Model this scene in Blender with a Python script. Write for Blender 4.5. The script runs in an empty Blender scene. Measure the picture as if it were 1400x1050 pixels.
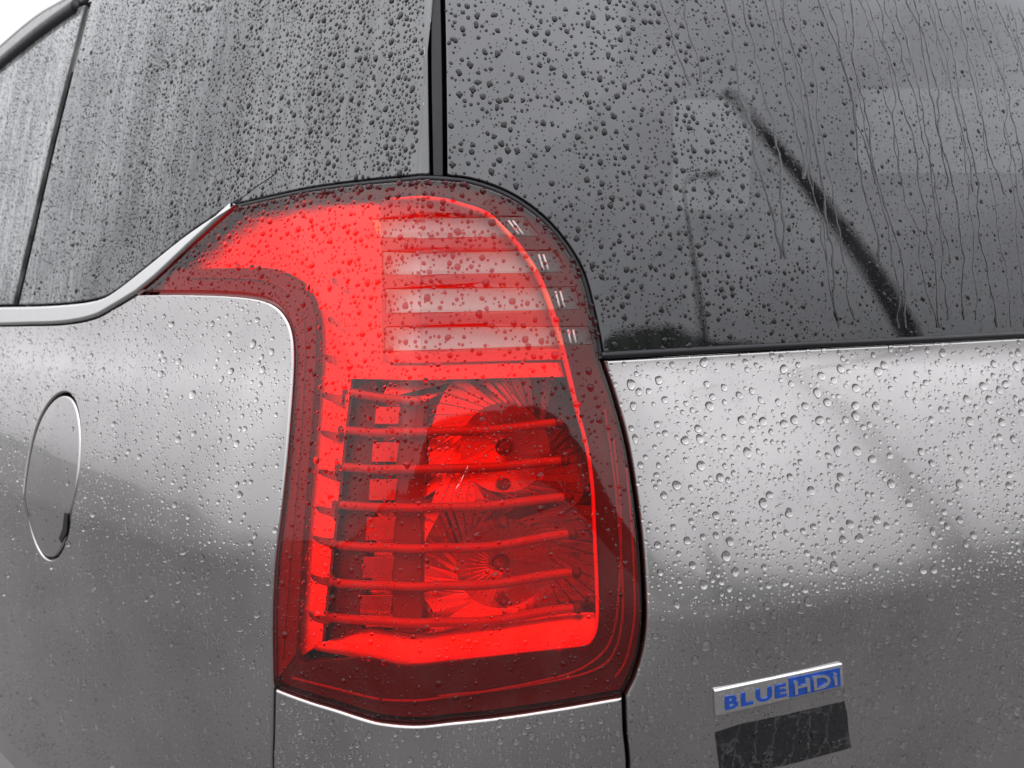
import bpy, bmesh, math, random
import numpy as np
from mathutils import Vector, Matrix
from mathutils.geometry import delaunay_2d_cdt

rng = np.random.default_rng(11)
random.seed(5)
sc = bpy.context.scene
C = sc.collection

# ------------------------------------------------------------------ camera, sky, sun, exposure
cam = bpy.data.cameras.new('camera')
cam.sensor_width = 36.0
cam.lens = 27.0
cam.clip_start = 0.01
cam.clip_end = 2000.0
cam.dof.use_dof = True
cam.dof.focus_distance = 0.70
cam.dof.aperture_fstop = 7.0
cam_o = bpy.data.objects.new('camera', cam)
C.objects.link(cam_o)
cam_o.location = (0, 0, 1.25)
cam_o.rotation_euler = (math.radians(90 - 5.17), 0, 0)
sc.camera = cam_o

SUN_EL, SUN_AZ = math.radians(52), math.radians(215)
w = bpy.data.worlds.new('World'); sc.world = w; w.use_nodes = True
wn, wl = w.node_tree.nodes, w.node_tree.links
wn.clear()
w_out = wn.new('ShaderNodeOutputWorld'); w_bg = wn.new('ShaderNodeBackground')
w_sky = wn.new('ShaderNodeTexSky'); w_sky.sky_type = 'NISHITA'; w_sky.sun_disc = False
w_sky.sun_elevation = SUN_EL; w_sky.sun_rotation = SUN_AZ
w_sky.air_density = 1.0; w_sky.dust_density = 6.0; w_sky.ozone_density = 1.0
w_bw = wn.new('ShaderNodeHueSaturation'); w_bw.inputs['Saturation'].default_value = 0.12
wl.new(w_sky.outputs[0], w_bw.inputs['Color'])
# closed cloud deck: brighter overhead than at the horizon, as an overcast sky is, with soft cloud masses
w_tc = wn.new('ShaderNodeTexCoord'); w_sep = wn.new('ShaderNodeSeparateXYZ')
wl.new(w_tc.outputs['Generated'], w_sep.inputs[0])
w_ramp = wn.new('ShaderNodeMapRange'); w_ramp.inputs[1].default_value = 0.0; w_ramp.inputs[2].default_value = 1.0
w_ramp.inputs[3].default_value = 8.0; w_ramp.inputs[4].default_value = 31.0
wl.new(w_sep.outputs['Z'], w_ramp.inputs[0])
w_no = wn.new('ShaderNodeTexNoise'); w_no.inputs['Scale'].default_value = 2.2; w_no.inputs['Detail'].default_value = 5.0
w_map = wn.new('ShaderNodeMapping'); w_map.inputs['Scale'].default_value = (1, 1, 2.5)
wl.new(w_tc.outputs['Generated'], w_map.inputs[0]); wl.new(w_map.outputs[0], w_no.inputs['Vector'])
w_nr = wn.new('ShaderNodeMapRange'); w_nr.inputs[1].default_value = 0.3; w_nr.inputs[2].default_value = 0.7
w_nr.inputs[3].default_value = 0.8; w_nr.inputs[4].default_value = 1.15
wl.new(w_no.outputs['Fac'], w_nr.inputs[0])
w_mul = wn.new('ShaderNodeMath'); w_mul.operation = 'MULTIPLY'
wl.new(w_ramp.outputs[0], w_mul.inputs[0]); wl.new(w_nr.outputs[0], w_mul.inputs[1])
w_col = wn.new('ShaderNodeMix'); w_col.data_type = 'RGBA'; w_col.blend_type = 'MULTIPLY'
w_col.inputs['Factor'].default_value = 1.0
w_col.inputs['A'].default_value = (0.985, 0.975, 1.0, 1)
wl.new(w_mul.outputs[0], w_col.inputs['B'])
w_mix = wn.new('ShaderNodeMix'); w_mix.data_type = 'RGBA'; w_mix.inputs['Factor'].default_value = 0.85
wl.new(w_bw.outputs[0], w_mix.inputs['A']); wl.new(w_col.outputs['Result'], w_mix.inputs['B'])
wl.new(w_mix.outputs['Result'], w_bg.inputs['Color'])
w_bg.inputs['Strength'].default_value = 0.13
wl.new(w_bg.outputs[0], w_out.inputs[0])

sun = bpy.data.lights.new('sun', 'SUN'); sun.energy = 0.7; sun.angle = math.radians(95); sun.color = (1.0, 0.97, 0.93)
sun_o = bpy.data.objects.new('sun', sun); C.objects.link(sun_o)
sd = Vector((math.sin(SUN_AZ) * math.cos(SUN_EL), math.cos(SUN_AZ) * math.cos(SUN_EL), math.sin(SUN_EL)))
sun_o.rotation_euler = sd.to_track_quat('Z', 'Y').to_euler()
sun_o.location = (0, 0, 8)

sc.view_settings.view_transform = 'Standard'
sc.view_settings.look = 'None'
sc.view_settings.exposure = 0.0
sc.view_settings.gamma = 1.0
sc.view_settings.use_curve_mapping = False
sc.render.engine = 'CYCLES'
cy = sc.cycles
cy.max_bounces = 10; cy.transmission_bounces = 8; cy.transparent_max_bounces = 32
cy.glossy_bounces = 8; cy.diffuse_bounces = 3
cy.blur_glossy = 0.3
cy.sample_clamp_indirect = 6.0
cy.use_denoising = True
try:
    cy.denoiser = 'OPENIMAGEDENOISE'
    cy.denoising_prefilter = 'ACCURATE'
except Exception:
    pass

# ---- the car's outer skin: s = metres along the body from its rear corner (negative along the side, positive along the tailgate),
# ---- z = metres above the ground.  skin(s, z, d) is the point d metres below the paint.
EYE = 1.25
def _interp_smooth(x, xs, ys):
    return np.interp(x, xs, ys)
_ss = np.arange(-1.75, 1.6501, 0.001)
_ph = np.radians(np.interp(_ss, [-1.75, -0.9, -0.5, -0.3, -0.15, -0.011, 0.009, 0.15, 0.3, 0.6, 1.15, 1.28, 1.65],
                                [-42, -40, -37.5, -34, -29.5, -26, 9, 13, 17.5, 22, 25, 80, 104]))
def _smooth(a, w):
    k = np.hanning(w + 2)[1:-1]; k /= k.sum()
    return np.convolve(np.pad(a, (w // 2, w - 1 - w // 2), mode='edge'), k, mode='valid')
_phw = _smooth(_ph, 81)
_mixc = np.clip((np.abs(_ss) - 0.03) / 0.05, 0, 1)
_ph = _ph * (1 - _mixc) + _phw * _mixc
_px = np.concatenate([[0], np.cumsum(np.cos((_ph[1:] + _ph[:-1]) / 2) * 0.001)])
_py = np.concatenate([[0], np.cumsum(np.sin((_ph[1:] + _ph[:-1]) / 2) * 0.001)])
_i0 = int(round(1.75 / 0.001))
_px += -0.083 - _px[_i0]; _py += 0.66 - _py[_i0]
_phs = _smooth(_ph, 31)
_zz = np.arange(-1.25, 0.6001, 0.001)
def _lean(zs, degs, soft):
    t = np.tan(np.radians(_smooth(np.interp(_zz, zs, degs), soft)))
    o = np.concatenate([[0], np.cumsum((t[1:] + t[:-1]) / 2 * 0.001)])
    return o - np.interp(-0.04, _zz, o)
_o_side = _lean([-1.25, -0.75, -0.234, -0.222, -0.12, -0.06, -0.01, 0.1, 0.3, 0.42, 0.6], [-12, -8, -5, 9.5, 14, 20, 10, 10.5, 12.5, 15, 40], 9)
_o_lampl = _lean([-1.25, -0.6, -0.3, -0.2, -0.1, 0.0, 0.15, 0.3, 0.42, 0.6], [-12, -6, 2, 11, 11, 10, 10.5, 12.5, 15, 40], 31)
_o_lampr = _lean([-1.25, -0.7, -0.45, -0.36, -0.25, -0.1, 0.0, 0.12, 0.3, 0.42, 0.6], [-12, -8, -5, 3, 5, 6.5, 8, 10, 14, 22, 40], 31)
_o_gate = _lean([-1.25, -0.8, -0.272, -0.254, -0.2, -0.1, -0.055, -0.035, 0.1, 0.3, 0.42, 0.6], [-14, -9, -6, 13, 15, 17, 20, 3.5, 9, 15, 22, 40], 9)
def _sstep(x, a, b):
    t = np.clip((x - a) / (b - a), 0, 1); return t * t * (3 - 2 * t)
def skin0(s, z):
    s = np.asarray(s, float); zr = np.asarray(z, float) - EYE
    o1 = np.interp(zr, _zz, _o_side); o2 = np.interp(zr, _zz, _o_lampl)
    o3 = np.interp(zr, _zz, _o_lampr); o4 = np.interp(zr, _zz, _o_gate)
    a = _sstep(s, -0.24, -0.09); b = _sstep(s, -0.09, 0.03); c = _sstep(s, 0.10, 0.265)
    o = o1 * (1 - a) + (o2 * (1 - b) + (o3 * (1 - c) + o4 * c) * b) * a
    ph = np.interp(s, _ss, _phs)
    return np.stack([np.interp(s, _ss, _px) - np.sin(ph) * o, np.interp(s, _ss, _py) + np.cos(ph) * o, zr + EYE], -1)
def skin_frame(s, z, e=0.0015, es=None):
    es = es or e
    s = np.asarray(s, float); z = np.asarray(z, float)
    t = skin0(s + es, z) - skin0(s - es, z); u = skin0(s, z + e) - skin0(s, z - e)
    t /= np.linalg.norm(t, axis=-1, keepdims=True); u /= np.linalg.norm(u, axis=-1, keepdims=True)
    n = np.cross(t, u); n /= np.linalg.norm(n, axis=-1, keepdims=True)
    return t, u, n
def skin(s, z, d=0.0):
    p = skin0(s, z)
    if np.any(np.asarray(d) != 0):
        n = skin_frame(s, z, 0.006, 0.035)[2]
        p = p - n * np.broadcast_to(np.asarray(d, float), p.shape[:-1])[..., None]
    return p


# ------------------------------------------------------------------ outlines of panels, lamp pieces and badge on the skin: (s, z) in metres
OUT = {
    'lamp_top': [(-0.2467, 1.3615), (-0.1938, 1.3655), (-0.1336, 1.3693), (-0.0707, 1.3704), (-0.0242, 1.3698), (0.0231, 1.3694)],
    'lamp_glass': [(0.0231, 1.3694), (0.0524, 1.3670), (0.0852, 1.3562), (0.1135, 1.3379), (0.1344, 1.3154), (0.1504, 1.2880), (0.1595, 1.2533), (0.1672, 1.2106)],
    'lamp_gate': [(0.1672, 1.2106), (0.1758, 1.1812), (0.1849, 1.1392), (0.1897, 1.0946), (0.1921, 1.0443), (0.1916, 0.9882), (0.1897, 0.9581), (0.1837, 0.9309), (0.1761, 0.9125)],
    'lamp_bottom': [(0.1761, 0.9125), (0.1238, 0.9044), (0.0721, 0.9013), (0.0157, 0.9005), (-0.0032, 0.9005), (-0.0223, 0.8997), (-0.0658, 0.9048), (-0.1312, 0.9065)],
    'lamp_side': [(-0.1312, 0.9065), (-0.1303, 0.9625), (-0.1289, 1.0234), (-0.1278, 1.0825), (-0.1304, 1.1486), (-0.1365, 1.2089), (-0.1448, 1.2362), (-0.1601, 1.2535), (-0.1820, 1.2635), (-0.2206, 1.2690), (-0.2925, 1.2722), (-0.4097, 1.2740)],
    'lamp_wing': [(-0.4097, 1.2740), (-0.3725, 1.2913), (-0.3140, 1.3241), (-0.2467, 1.3615)],
    'trim_low': [(-0.4097, 1.2740), (-0.4526, 1.2602), (-0.5033, 1.2465), (-0.5820, 1.2389), (-0.6986, 1.2361), (-1.0180, 1.2310), (-1.3000, 1.2280)],
    'trim_high': [(-0.2473, 1.3645), (-0.3258, 1.3350), (-0.3981, 1.3028), (-0.4575, 1.2782), (-0.4910, 1.2692), (-0.5481, 1.2645), (-0.6580, 1.2617), (-0.7620, 1.2614), (-1.0333, 1.2608), (-1.3000, 1.2600)],
    'trim_join': [(-0.7620, 1.2614)],
    'glass_high': [(-0.4910, 1.2692)],
    'pillar_left': [(0.0172, 1.3711), (0.0175, 1.4500), (0.0187, 1.5318), (0.0190, 1.6800)],
    'pillar_right': [(0.0277, 1.3708), (0.0289, 1.4505), (0.0297, 1.5325), (0.0300, 1.6800)],
    'window_low': [(0.1672, 1.2106), (0.2597, 1.2140), (0.3819, 1.2179), (0.5226, 1.2212), (0.6904, 1.2255), (0.9500, 1.2300), (1.2000, 1.2350)],
    'gate_gap': [(0.1761, 0.9125), (0.1780, 0.8794), (0.1818, 0.8438), (0.1860, 0.5300)],
    'side_gap': [(-0.1312, 0.9065), (-0.1348, 0.8625), (-0.1391, 0.8243), (-0.1500, 0.5300)],
    'door_gap': [(-0.7620, 1.2614), (-0.7372, 1.3728), (-0.7150, 1.5046), (-0.7002, 1.6063), (-0.6953, 1.6905)],
    'door_glass_top': [(-0.7285, 1.6928), (-0.8540, 1.6858), (-1.0422, 1.6705)],
    'gutter': [(-0.7829, 1.7239), (-0.9264, 1.7292), (-1.0844, 1.7143)],
    'flap': [(-0.5417, 1.1555), (-0.5055, 1.1449), (-0.4716, 1.1129), (-0.4621, 1.0741), (-0.4618, 1.0329), (-0.4934, 0.9839), (-0.5528, 0.9481), (-0.5829, 0.9554), (-0.5912, 0.9922), (-0.6014, 1.0392), (-0.5980, 1.0831), (-0.5812, 1.1315)],
    'stripe1': [(-0.0603, 1.3356), (0.0993, 1.3369), (0.1128, 1.3196), (-0.0507, 1.3185)],
    'stripe2': [(-0.0442, 1.3058), (0.1286, 1.3074), (0.1347, 1.2878), (-0.0402, 1.2849)],
    'stripe3': [(-0.0373, 1.2725), (0.1438, 1.2748), (0.1492, 1.2546), (-0.0343, 1.2513)],
    'stripe4': [(-0.0339, 1.2391), (0.1556, 1.2395), (0.1592, 1.2232), (-0.0326, 1.2180)],
    'bezel_in': [(-0.3524, 1.3058), (-0.2420, 1.3576), (-0.1380, 1.3596), (-0.0448, 1.3562), (0.0227, 1.3532), (0.0493, 1.3480), (0.0703, 1.3380), (0.0885, 1.3193), (0.1065, 1.2914), (0.1189, 1.2574), (0.1300, 1.2180), (0.1392, 1.1757), (0.1492, 1.1333), (0.1529, 1.0881), (0.1539, 1.0366), (0.1541, 0.9916), (0.1516, 0.9661), (0.1437, 0.9568), (0.0737, 0.9531), (-0.0012, 0.9509), (-0.0338, 0.9533), (-0.0857, 0.9426), (-0.1050, 0.9384), (-0.1016, 1.0065), (-0.1058, 1.1042), (-0.1100, 1.1903), (-0.1170, 1.2442), (-0.1265, 1.2662), (-0.1466, 1.2860), (-0.1840, 1.2985), (-0.2339, 1.3016)],
    'chrome_plate': [(-0.3837, 1.3005), (-0.2561, 1.3649), (-0.1470, 1.3663), (-0.0815, 1.3643), (-0.0639, 1.3629), (-0.0443, 1.2090), (0.1334, 1.2095), (0.1369, 1.1952), (-0.0773, 1.1937), (-0.0782, 1.1395), (-0.0774, 1.0743), (-0.0794, 1.0085), (-0.0839, 0.9536), (-0.1206, 0.9282), (-0.1136, 1.0029), (-0.1173, 1.1033), (-0.1226, 1.1909), (-0.1304, 1.2455), (-0.1401, 1.2665), (-0.1595, 1.2838), (-0.1982, 1.2964)],
    'smoked_panel': [(-0.0157, 1.3606), (0.0229, 1.3617), (0.0572, 1.3560), (0.0837, 1.3346), (0.1099, 1.2984), (0.1237, 1.2586), (0.1348, 1.2094), (0.0001, 1.2103)],
    'reflex_strip': [(-0.0372, 1.2180), (0.1345, 1.2204), (0.1377, 1.2106), (-0.0361, 1.2083)],
    'guide': [(-0.0446, 1.3549), (0.0227, 1.3519), (0.0427, 1.3478), (0.0664, 1.3398), (0.0820, 1.3258), (0.0969, 1.3083), (0.1110, 1.2862), (0.1204, 1.2626), (0.1284, 1.2344), (0.1369, 1.1991), (0.1434, 1.1659), (0.1510, 1.1301), (0.1540, 1.0964), (0.1540, 1.0540), (0.1541, 1.0110), (0.1533, 0.9782), (0.1510, 0.9661), (0.1437, 0.9575), (0.0738, 0.9537), (-0.0012, 0.9522)],
    'recess': [(-0.1130, 1.2003), (0.1472, 1.2002), (0.1654, 1.1126), (0.1660, 0.9485), (0.1543, 0.9348), (-0.0059, 0.9293), (-0.1137, 0.9213), (-0.1100, 1.0695)],
    'bar1': [(-0.0809, 1.1474), (-0.0441, 1.1467), (0.0018, 1.1490), (0.0659, 1.1492), (0.1279, 1.1543)],
    'bar2': [(-0.0796, 1.1145), (-0.0428, 1.1144), (0.0024, 1.1165), (0.0652, 1.1161), (0.1310, 1.1200)],
    'bar3': [(-0.0782, 1.0807), (-0.0413, 1.0810), (0.0028, 1.0828), (0.0645, 1.0818), (0.1329, 1.0871)],
    'bar4': [(-0.0766, 1.0451), (-0.0397, 1.0457), (0.0032, 1.0472), (0.0639, 1.0455), (0.1347, 1.0542)],
    'bar5': [(-0.0762, 1.0105), (-0.0391, 1.0118), (0.0034, 1.0140), (0.0633, 1.0118), (0.1365, 1.0194)],
    'bar6': [(-0.0776, 0.9780), (-0.0396, 0.9801), (0.0035, 0.9819), (0.0628, 0.9792), (0.1367, 0.9868)],
    'bar0': [(-0.0807, 1.1818), (-0.0479, 1.1784), (0.0019, 1.1759)],
    'post': [(-0.0872, 1.1937), (-0.0564, 1.1933), (-0.0512, 1.1151), (-0.0478, 1.0367), (-0.0493, 0.9553), (-0.0871, 0.9494), (-0.0842, 1.0127), (-0.0852, 1.0863), (-0.0871, 1.1461)],
    'divider': [(-0.0288, 1.1760), (0.0011, 1.1766), (0.0037, 0.9702), (-0.0152, 0.9681)],
    'tile0': [(-0.0546, 1.1707), (-0.0246, 1.1715), (-0.0253, 1.1552), (-0.0542, 1.1543)],
    'tile1': [(-0.0538, 1.1385), (-0.0224, 1.1397), (-0.0230, 1.1216), (-0.0530, 1.1202)],
    'tile2': [(-0.0527, 1.1052), (-0.0204, 1.1068), (-0.0208, 1.0874), (-0.0519, 1.0858)],
    'tile3': [(-0.0517, 1.0715), (-0.0185, 1.0733), (-0.0188, 1.0520), (-0.0506, 1.0501)],
    'tile4': [(-0.0505, 1.0356), (-0.0169, 1.0378), (-0.0177, 1.0182), (-0.0502, 1.0157)],
    'tile5': [(-0.0506, 1.0003), (-0.0161, 1.0033), (-0.0174, 0.9854), (-0.0512, 0.9820)],
    'fin0': [(-0.1134, 1.2859), (-0.1029, 1.2863), (-0.0899, 1.2840), (-0.0890, 1.2765), (-0.1022, 1.2809)],
    'fin1': [(-0.1122, 1.2495), (-0.1025, 1.2502), (-0.0906, 1.2482), (-0.0897, 1.2408), (-0.1018, 1.2448)],
    'fin2': [(-0.1109, 1.2142), (-0.1014, 1.2151), (-0.0896, 1.2134), (-0.0886, 1.2060), (-0.1006, 1.2097)],
    'fin3': [(-0.1109, 1.1792), (-0.0970, 1.1804), (-0.0798, 1.1792), (-0.0788, 1.1720), (-0.0962, 1.1751)],
    'fin4': [(-0.1067, 1.1453), (-0.0941, 1.1468), (-0.0785, 1.1458), (-0.0775, 1.1387), (-0.0934, 1.1415)],
    'fin5': [(-0.1041, 1.1103), (-0.0917, 1.1121), (-0.0763, 1.1115), (-0.0753, 1.1044), (-0.0909, 1.1069)],
    'fin6': [(-0.1028, 1.0776), (-0.0900, 1.0797), (-0.0744, 1.0794), (-0.0735, 1.0724), (-0.0892, 1.0746)],
    'fin7': [(-0.1023, 1.0509), (-0.0895, 1.0532), (-0.0741, 1.0531), (-0.0732, 1.0461), (-0.0888, 1.0481)],
    'fin8': [(-0.1007, 1.0161), (-0.0878, 1.0188), (-0.0726, 1.0189), (-0.0720, 1.0118), (-0.0874, 1.0136)],
    'fin9': [(-0.1011, 0.9812), (-0.0879, 0.9843), (-0.0727, 0.9847), (-0.0724, 0.9775), (-0.0877, 0.9790)],
    'ledge_front': [(-0.0891, 0.9520), (-0.0501, 0.9524), (-0.0211, 0.9501), (-0.0016, 0.9500), (0.0423, 0.9509), (0.0938, 0.9525), (0.1441, 0.9566), (0.1525, 0.9659)],
    'ledge_back': [(-0.0639, 0.9630), (-0.0415, 0.9700), (-0.0180, 0.9698), (-0.0027, 0.9688), (0.0439, 0.9721), (0.0958, 0.9753), (0.1387, 0.9786), (0.1524, 0.9785)],
    'bulb0': [(0.0833, 1.1320)],
    'bulb1': [(0.0812, 1.0985)],
    'bulb2': [(0.0791, 1.0638)],
    'bulb3': [(0.0757, 1.0251)],
    'bulb4': [(0.0778, 0.9927)],
    'swirl0': [(0.0838, 1.1313)],
    'swirl1': [(0.0788, 1.0237)],
    'rib1': [(-0.1137, 0.9187), (-0.0705, 0.9195), (-0.0196, 0.9163), (-0.0012, 0.9185), (0.0542, 0.9213), (0.1188, 0.9286), (0.1438, 0.9377), (0.1633, 0.9578), (0.1712, 0.9985), (0.1771, 1.0752), (0.1749, 1.1396)],
    'rib2': [(-0.1244, 0.9335), (-0.1186, 1.0035), (-0.1200, 1.1030), (-0.1269, 1.1899), (-0.1338, 1.2374), (-0.1460, 1.2617), (-0.1715, 1.2783), (-0.2101, 1.2863), (-0.3201, 1.2906)],
    'badge': [(0.2535, 0.9164), (0.3893, 0.9227), (0.3948, 0.8966), (0.2569, 0.8894)],
    'badge_blue': [(0.3290, 0.9152), (0.3853, 0.9181), (0.3884, 0.8939), (0.3324, 0.8937)],
    'decal': [(0.2592, 0.8721), (0.2832, 0.8761), (0.3376, 0.8776), (0.3991, 0.8796), (0.4048, 0.8652), (0.4097, 0.8444), (0.4163, 0.8254), (0.3407, 0.8220), (0.2699, 0.8225)],
    'scratch': [(-0.2442, 1.3666), (-0.2285, 1.3743), (-0.2098, 1.3823), (-0.1895, 1.3900)],
    'rib3': [(0.1686, 1.1657), (0.1731, 1.1137), (0.1751, 1.0624), (0.1754, 1.0114), (0.1738, 0.9783), (0.1694, 0.9545), (0.1593, 0.9389), (0.1314, 0.9281), (0.0735, 0.9221), (0.0155, 0.9210)],
    'rib4': [(0.1849, 1.1136), (0.1858, 1.0625), (0.1851, 1.0117), (0.1830, 0.9717), (0.1771, 0.9410), (0.1688, 0.9274)],
    'notch': [(-0.4800, 1.0218), (-0.4707, 1.0215), (-0.4815, 0.9968), (-0.5023, 0.9803), (-0.5067, 0.9850), (-0.4917, 1.0003)],
    'scuff1': [(0.0320, 1.0993), (0.0371, 1.1066), (0.0437, 1.1195)],
    'scuff2': [(-0.0168, 0.9969), (-0.0088, 1.0068), (-0.0025, 1.0199)],
    'scuff3': [(-0.0869, 1.0030), (-0.0636, 0.9993), (-0.0431, 0.9941)],
    'sky_lit_rim': [(-0.1318, 0.9123), (-0.1310, 0.9603), (-0.1290, 1.0225), (-0.1278, 1.0824), (-0.1305, 1.1490), (-0.1369, 1.2098), (-0.1451, 1.2358), (-0.1613, 1.2517), (-0.1853, 1.2611), (-0.2277, 1.2665), (-0.3007, 1.2689), (-0.3781, 1.2715), (-0.3485, 1.3008), (-0.2334, 1.2986), (-0.1857, 1.2956), (-0.1501, 1.2833), (-0.1301, 1.2649), (-0.1207, 1.2442), (-0.1135, 1.1902), (-0.1092, 1.1039), (-0.1050, 1.0060), (-0.1086, 0.9410)],
    'stripe_back': [(-0.0755, 1.3642), (-0.0306, 1.3620), (-0.0108, 1.3608), (0.0028, 1.2078), (-0.0564, 1.2069)],
    'badge_high': [(0.2535, 0.9164), (0.2690, 0.9176), (0.2851, 0.9185), (0.3015, 0.9193), (0.3184, 0.9201), (0.3356, 0.9208), (0.3531, 0.9215), (0.3710, 0.9221), (0.3893, 0.9227)],
    'badge_low': [(0.2569, 0.8894), (0.2728, 0.8906), (0.2891, 0.8916), (0.3058, 0.8926), (0.3229, 0.8935), (0.3404, 0.8943), (0.3582, 0.8951), (0.3763, 0.8959), (0.3948, 0.8966)],
}

# ------------------------------------------------------------------ material helpers
def new_mat(name):
    m = bpy.data.materials.new(name); m.use_nodes = True
    nt = m.node_tree; nt.nodes.clear()
    out = nt.nodes.new('ShaderNodeOutputMaterial')
    return m, nt.nodes, nt.links, out
def N(nodes, kind, **kw):
    n = nodes.new('ShaderNode' + kind)
    for k, v in kw.items():
        if hasattr(n, k) and k not in n.inputs: setattr(n, k, v)
        else: n.inputs[k].default_value = v
    return n
def uvmap(nodes, links, scale):
    u = nodes.new('ShaderNodeUVMap'); mp = nodes.new('ShaderNodeMapping'); mp.inputs['Scale'].default_value = scale
    links.new(u.outputs[0], mp.inputs[0]); return mp.outputs[0]
def maprange(nodes, links, src, a, b, c, d):
    n = nodes.new('ShaderNodeMapRange')
    for i, v in enumerate((a, b, c, d)): n.inputs[i + 1].default_value = v
    links.new(src, n.inputs[0]); return n.outputs[0]
def plain(name, col, rough=0.5, metal=0.0, coat=0.0, spec=0.5, prism=0.0):
    m, n, l, o = new_mat(name)
    b = N(n, 'BsdfPrincipled'); b.inputs['Base Color'].default_value = (*col, 1)
    b.inputs['Roughness'].default_value = rough; b.inputs['Metallic'].default_value = metal
    b.inputs['Coat Weight'].default_value = coat; b.inputs['Coat Roughness'].default_value = 0.03
    b.inputs['Specular IOR Level'].default_value = spec
    no = N(n, 'TexNoise'); no.inputs['Scale'].default_value = 90; no.inputs['Detail'].default_value = 4
    tc = n.new('ShaderNodeTexCoord'); l.new(tc.outputs['Object'], no.inputs['Vector'])
    l.new(maprange(n, l, no.outputs['Fac'], 0.3, 0.7, max(rough - 0.05, 0.01), rough + 0.06), b.inputs['Roughness'])
    if prism:       # fine moulded prisms that lean upwards
        u = n.new('ShaderNodeUVMap'); se = n.new('ShaderNodeSeparateXYZ'); l.new(u.outputs[0], se.inputs[0])
        ml = N(n, 'Math', operation='MULTIPLY'); ml.inputs[1].default_value = -prism; l.new(se.outputs['Y'], ml.inputs[0])
        bp = N(n, 'Bump'); bp.inputs['Distance'].default_value = 1.0; bp.inputs['Strength'].default_value = 1.0
        l.new(ml.outputs[0], bp.inputs['Height']); l.new(bp.outputs[0], b.inputs['Normal'])
    l.new(b.outputs[0], o.inputs[0]); return m

def paint_material():
    m, n, l, o = new_mat('silver_paint')
    b = N(n, 'BsdfPrincipled')
    b.inputs['Metallic'].default_value = 0.9
    b.inputs['Coat Weight'].default_value = 0.8; b.inputs['Coat Roughness'].default_value = 0.04; b.inputs['Coat IOR'].default_value = 1.5
    uv = uvmap(n, l, (1, 1, 1))
    # road film: broad soft patches and faint vertical wash marks
    n1 = N(n, 'TexNoise'); n1.inputs['Scale'].default_value = 9; n1.inputs['Detail'].default_value = 5; l.new(uv, n1.inputs['Vector'])
    uv2 = uvmap(n, l, (45, 4, 1))
    n2 = N(n, 'TexNoise'); n2.inputs['Scale'].default_value = 1; n2.inputs['Detail'].default_value = 3; l.new(uv2, n2.inputs['Vector'])
    uv3 = uvmap(n, l, (1, 1, 1))
    n3 = N(n, 'TexNoise'); n3.inputs['Scale'].default_value = 1600; n3.inputs['Detail'].default_value = 1; l.new(uv3, n3.inputs['Vector'])
    ad = N(n, 'Math', operation='ADD'); l.new(n1.outputs['Fac'], ad.inputs[0]); l.new(maprange(n, l, n2.outputs['Fac'], 0, 1, 0.38, 0.62), ad.inputs[1])
    ad2 = N(n, 'Math', operation='ADD'); l.new(ad.outputs[0], ad2.inputs[0])
    l.new(maprange(n, l, n3.outputs['Fac'], 0.3, 0.7, -0.22, 0.22), ad2.inputs[1])
    mx = n.new('ShaderNodeMix'); mx.data_type = 'RGBA'
    mx.inputs['A'].default_value = (0.295, 0.287, 0.289, 1); mx.inputs['B'].default_value = (0.385, 0.377, 0.375, 1)
    l.new(maprange(n, l, ad2.outputs[0], 0.75, 1.25, 0, 1), mx.inputs['Factor'])
    l.new(mx.outputs['Result'], b.inputs['Base Color'])
    l.new(maprange(n, l, ad.outputs[0], 0.7, 1.3, 0.16, 0.22), b.inputs['Roughness'])
    l.new(maprange(n, l, ad.outputs[0], 0.8, 1.3, 0.02, 0.07), b.inputs['Coat Roughness'])
    l.new(b.outputs[0], o.inputs[0]); return m

def schlick(n, l, f0):
    # reflectance of a thin pane, the same from both of its sides
    lw = N(n, 'LayerWeight'); lw.inputs['Blend'].default_value = 0.5
    pw = N(n, 'Math', operation='POWER'); pw.inputs[1].default_value = 5.0; l.new(lw.outputs['Facing'], pw.inputs[0])
    return maprange(n, l, pw.outputs[0], 0, 1, f0, 1.0)
def film(n, l, surface, fac_src, col, o):
    d = N(n, 'BsdfDiffuse'); d.inputs['Color'].default_value = (*col, 1)
    mx = n.new('ShaderNodeMixShader'); l.new(fac_src, mx.inputs[0]); l.new(surface, mx.inputs[1]); l.new(d.outputs[0], mx.inputs[2])
    l.new(mx.outputs[0], o.inputs[0])

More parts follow.
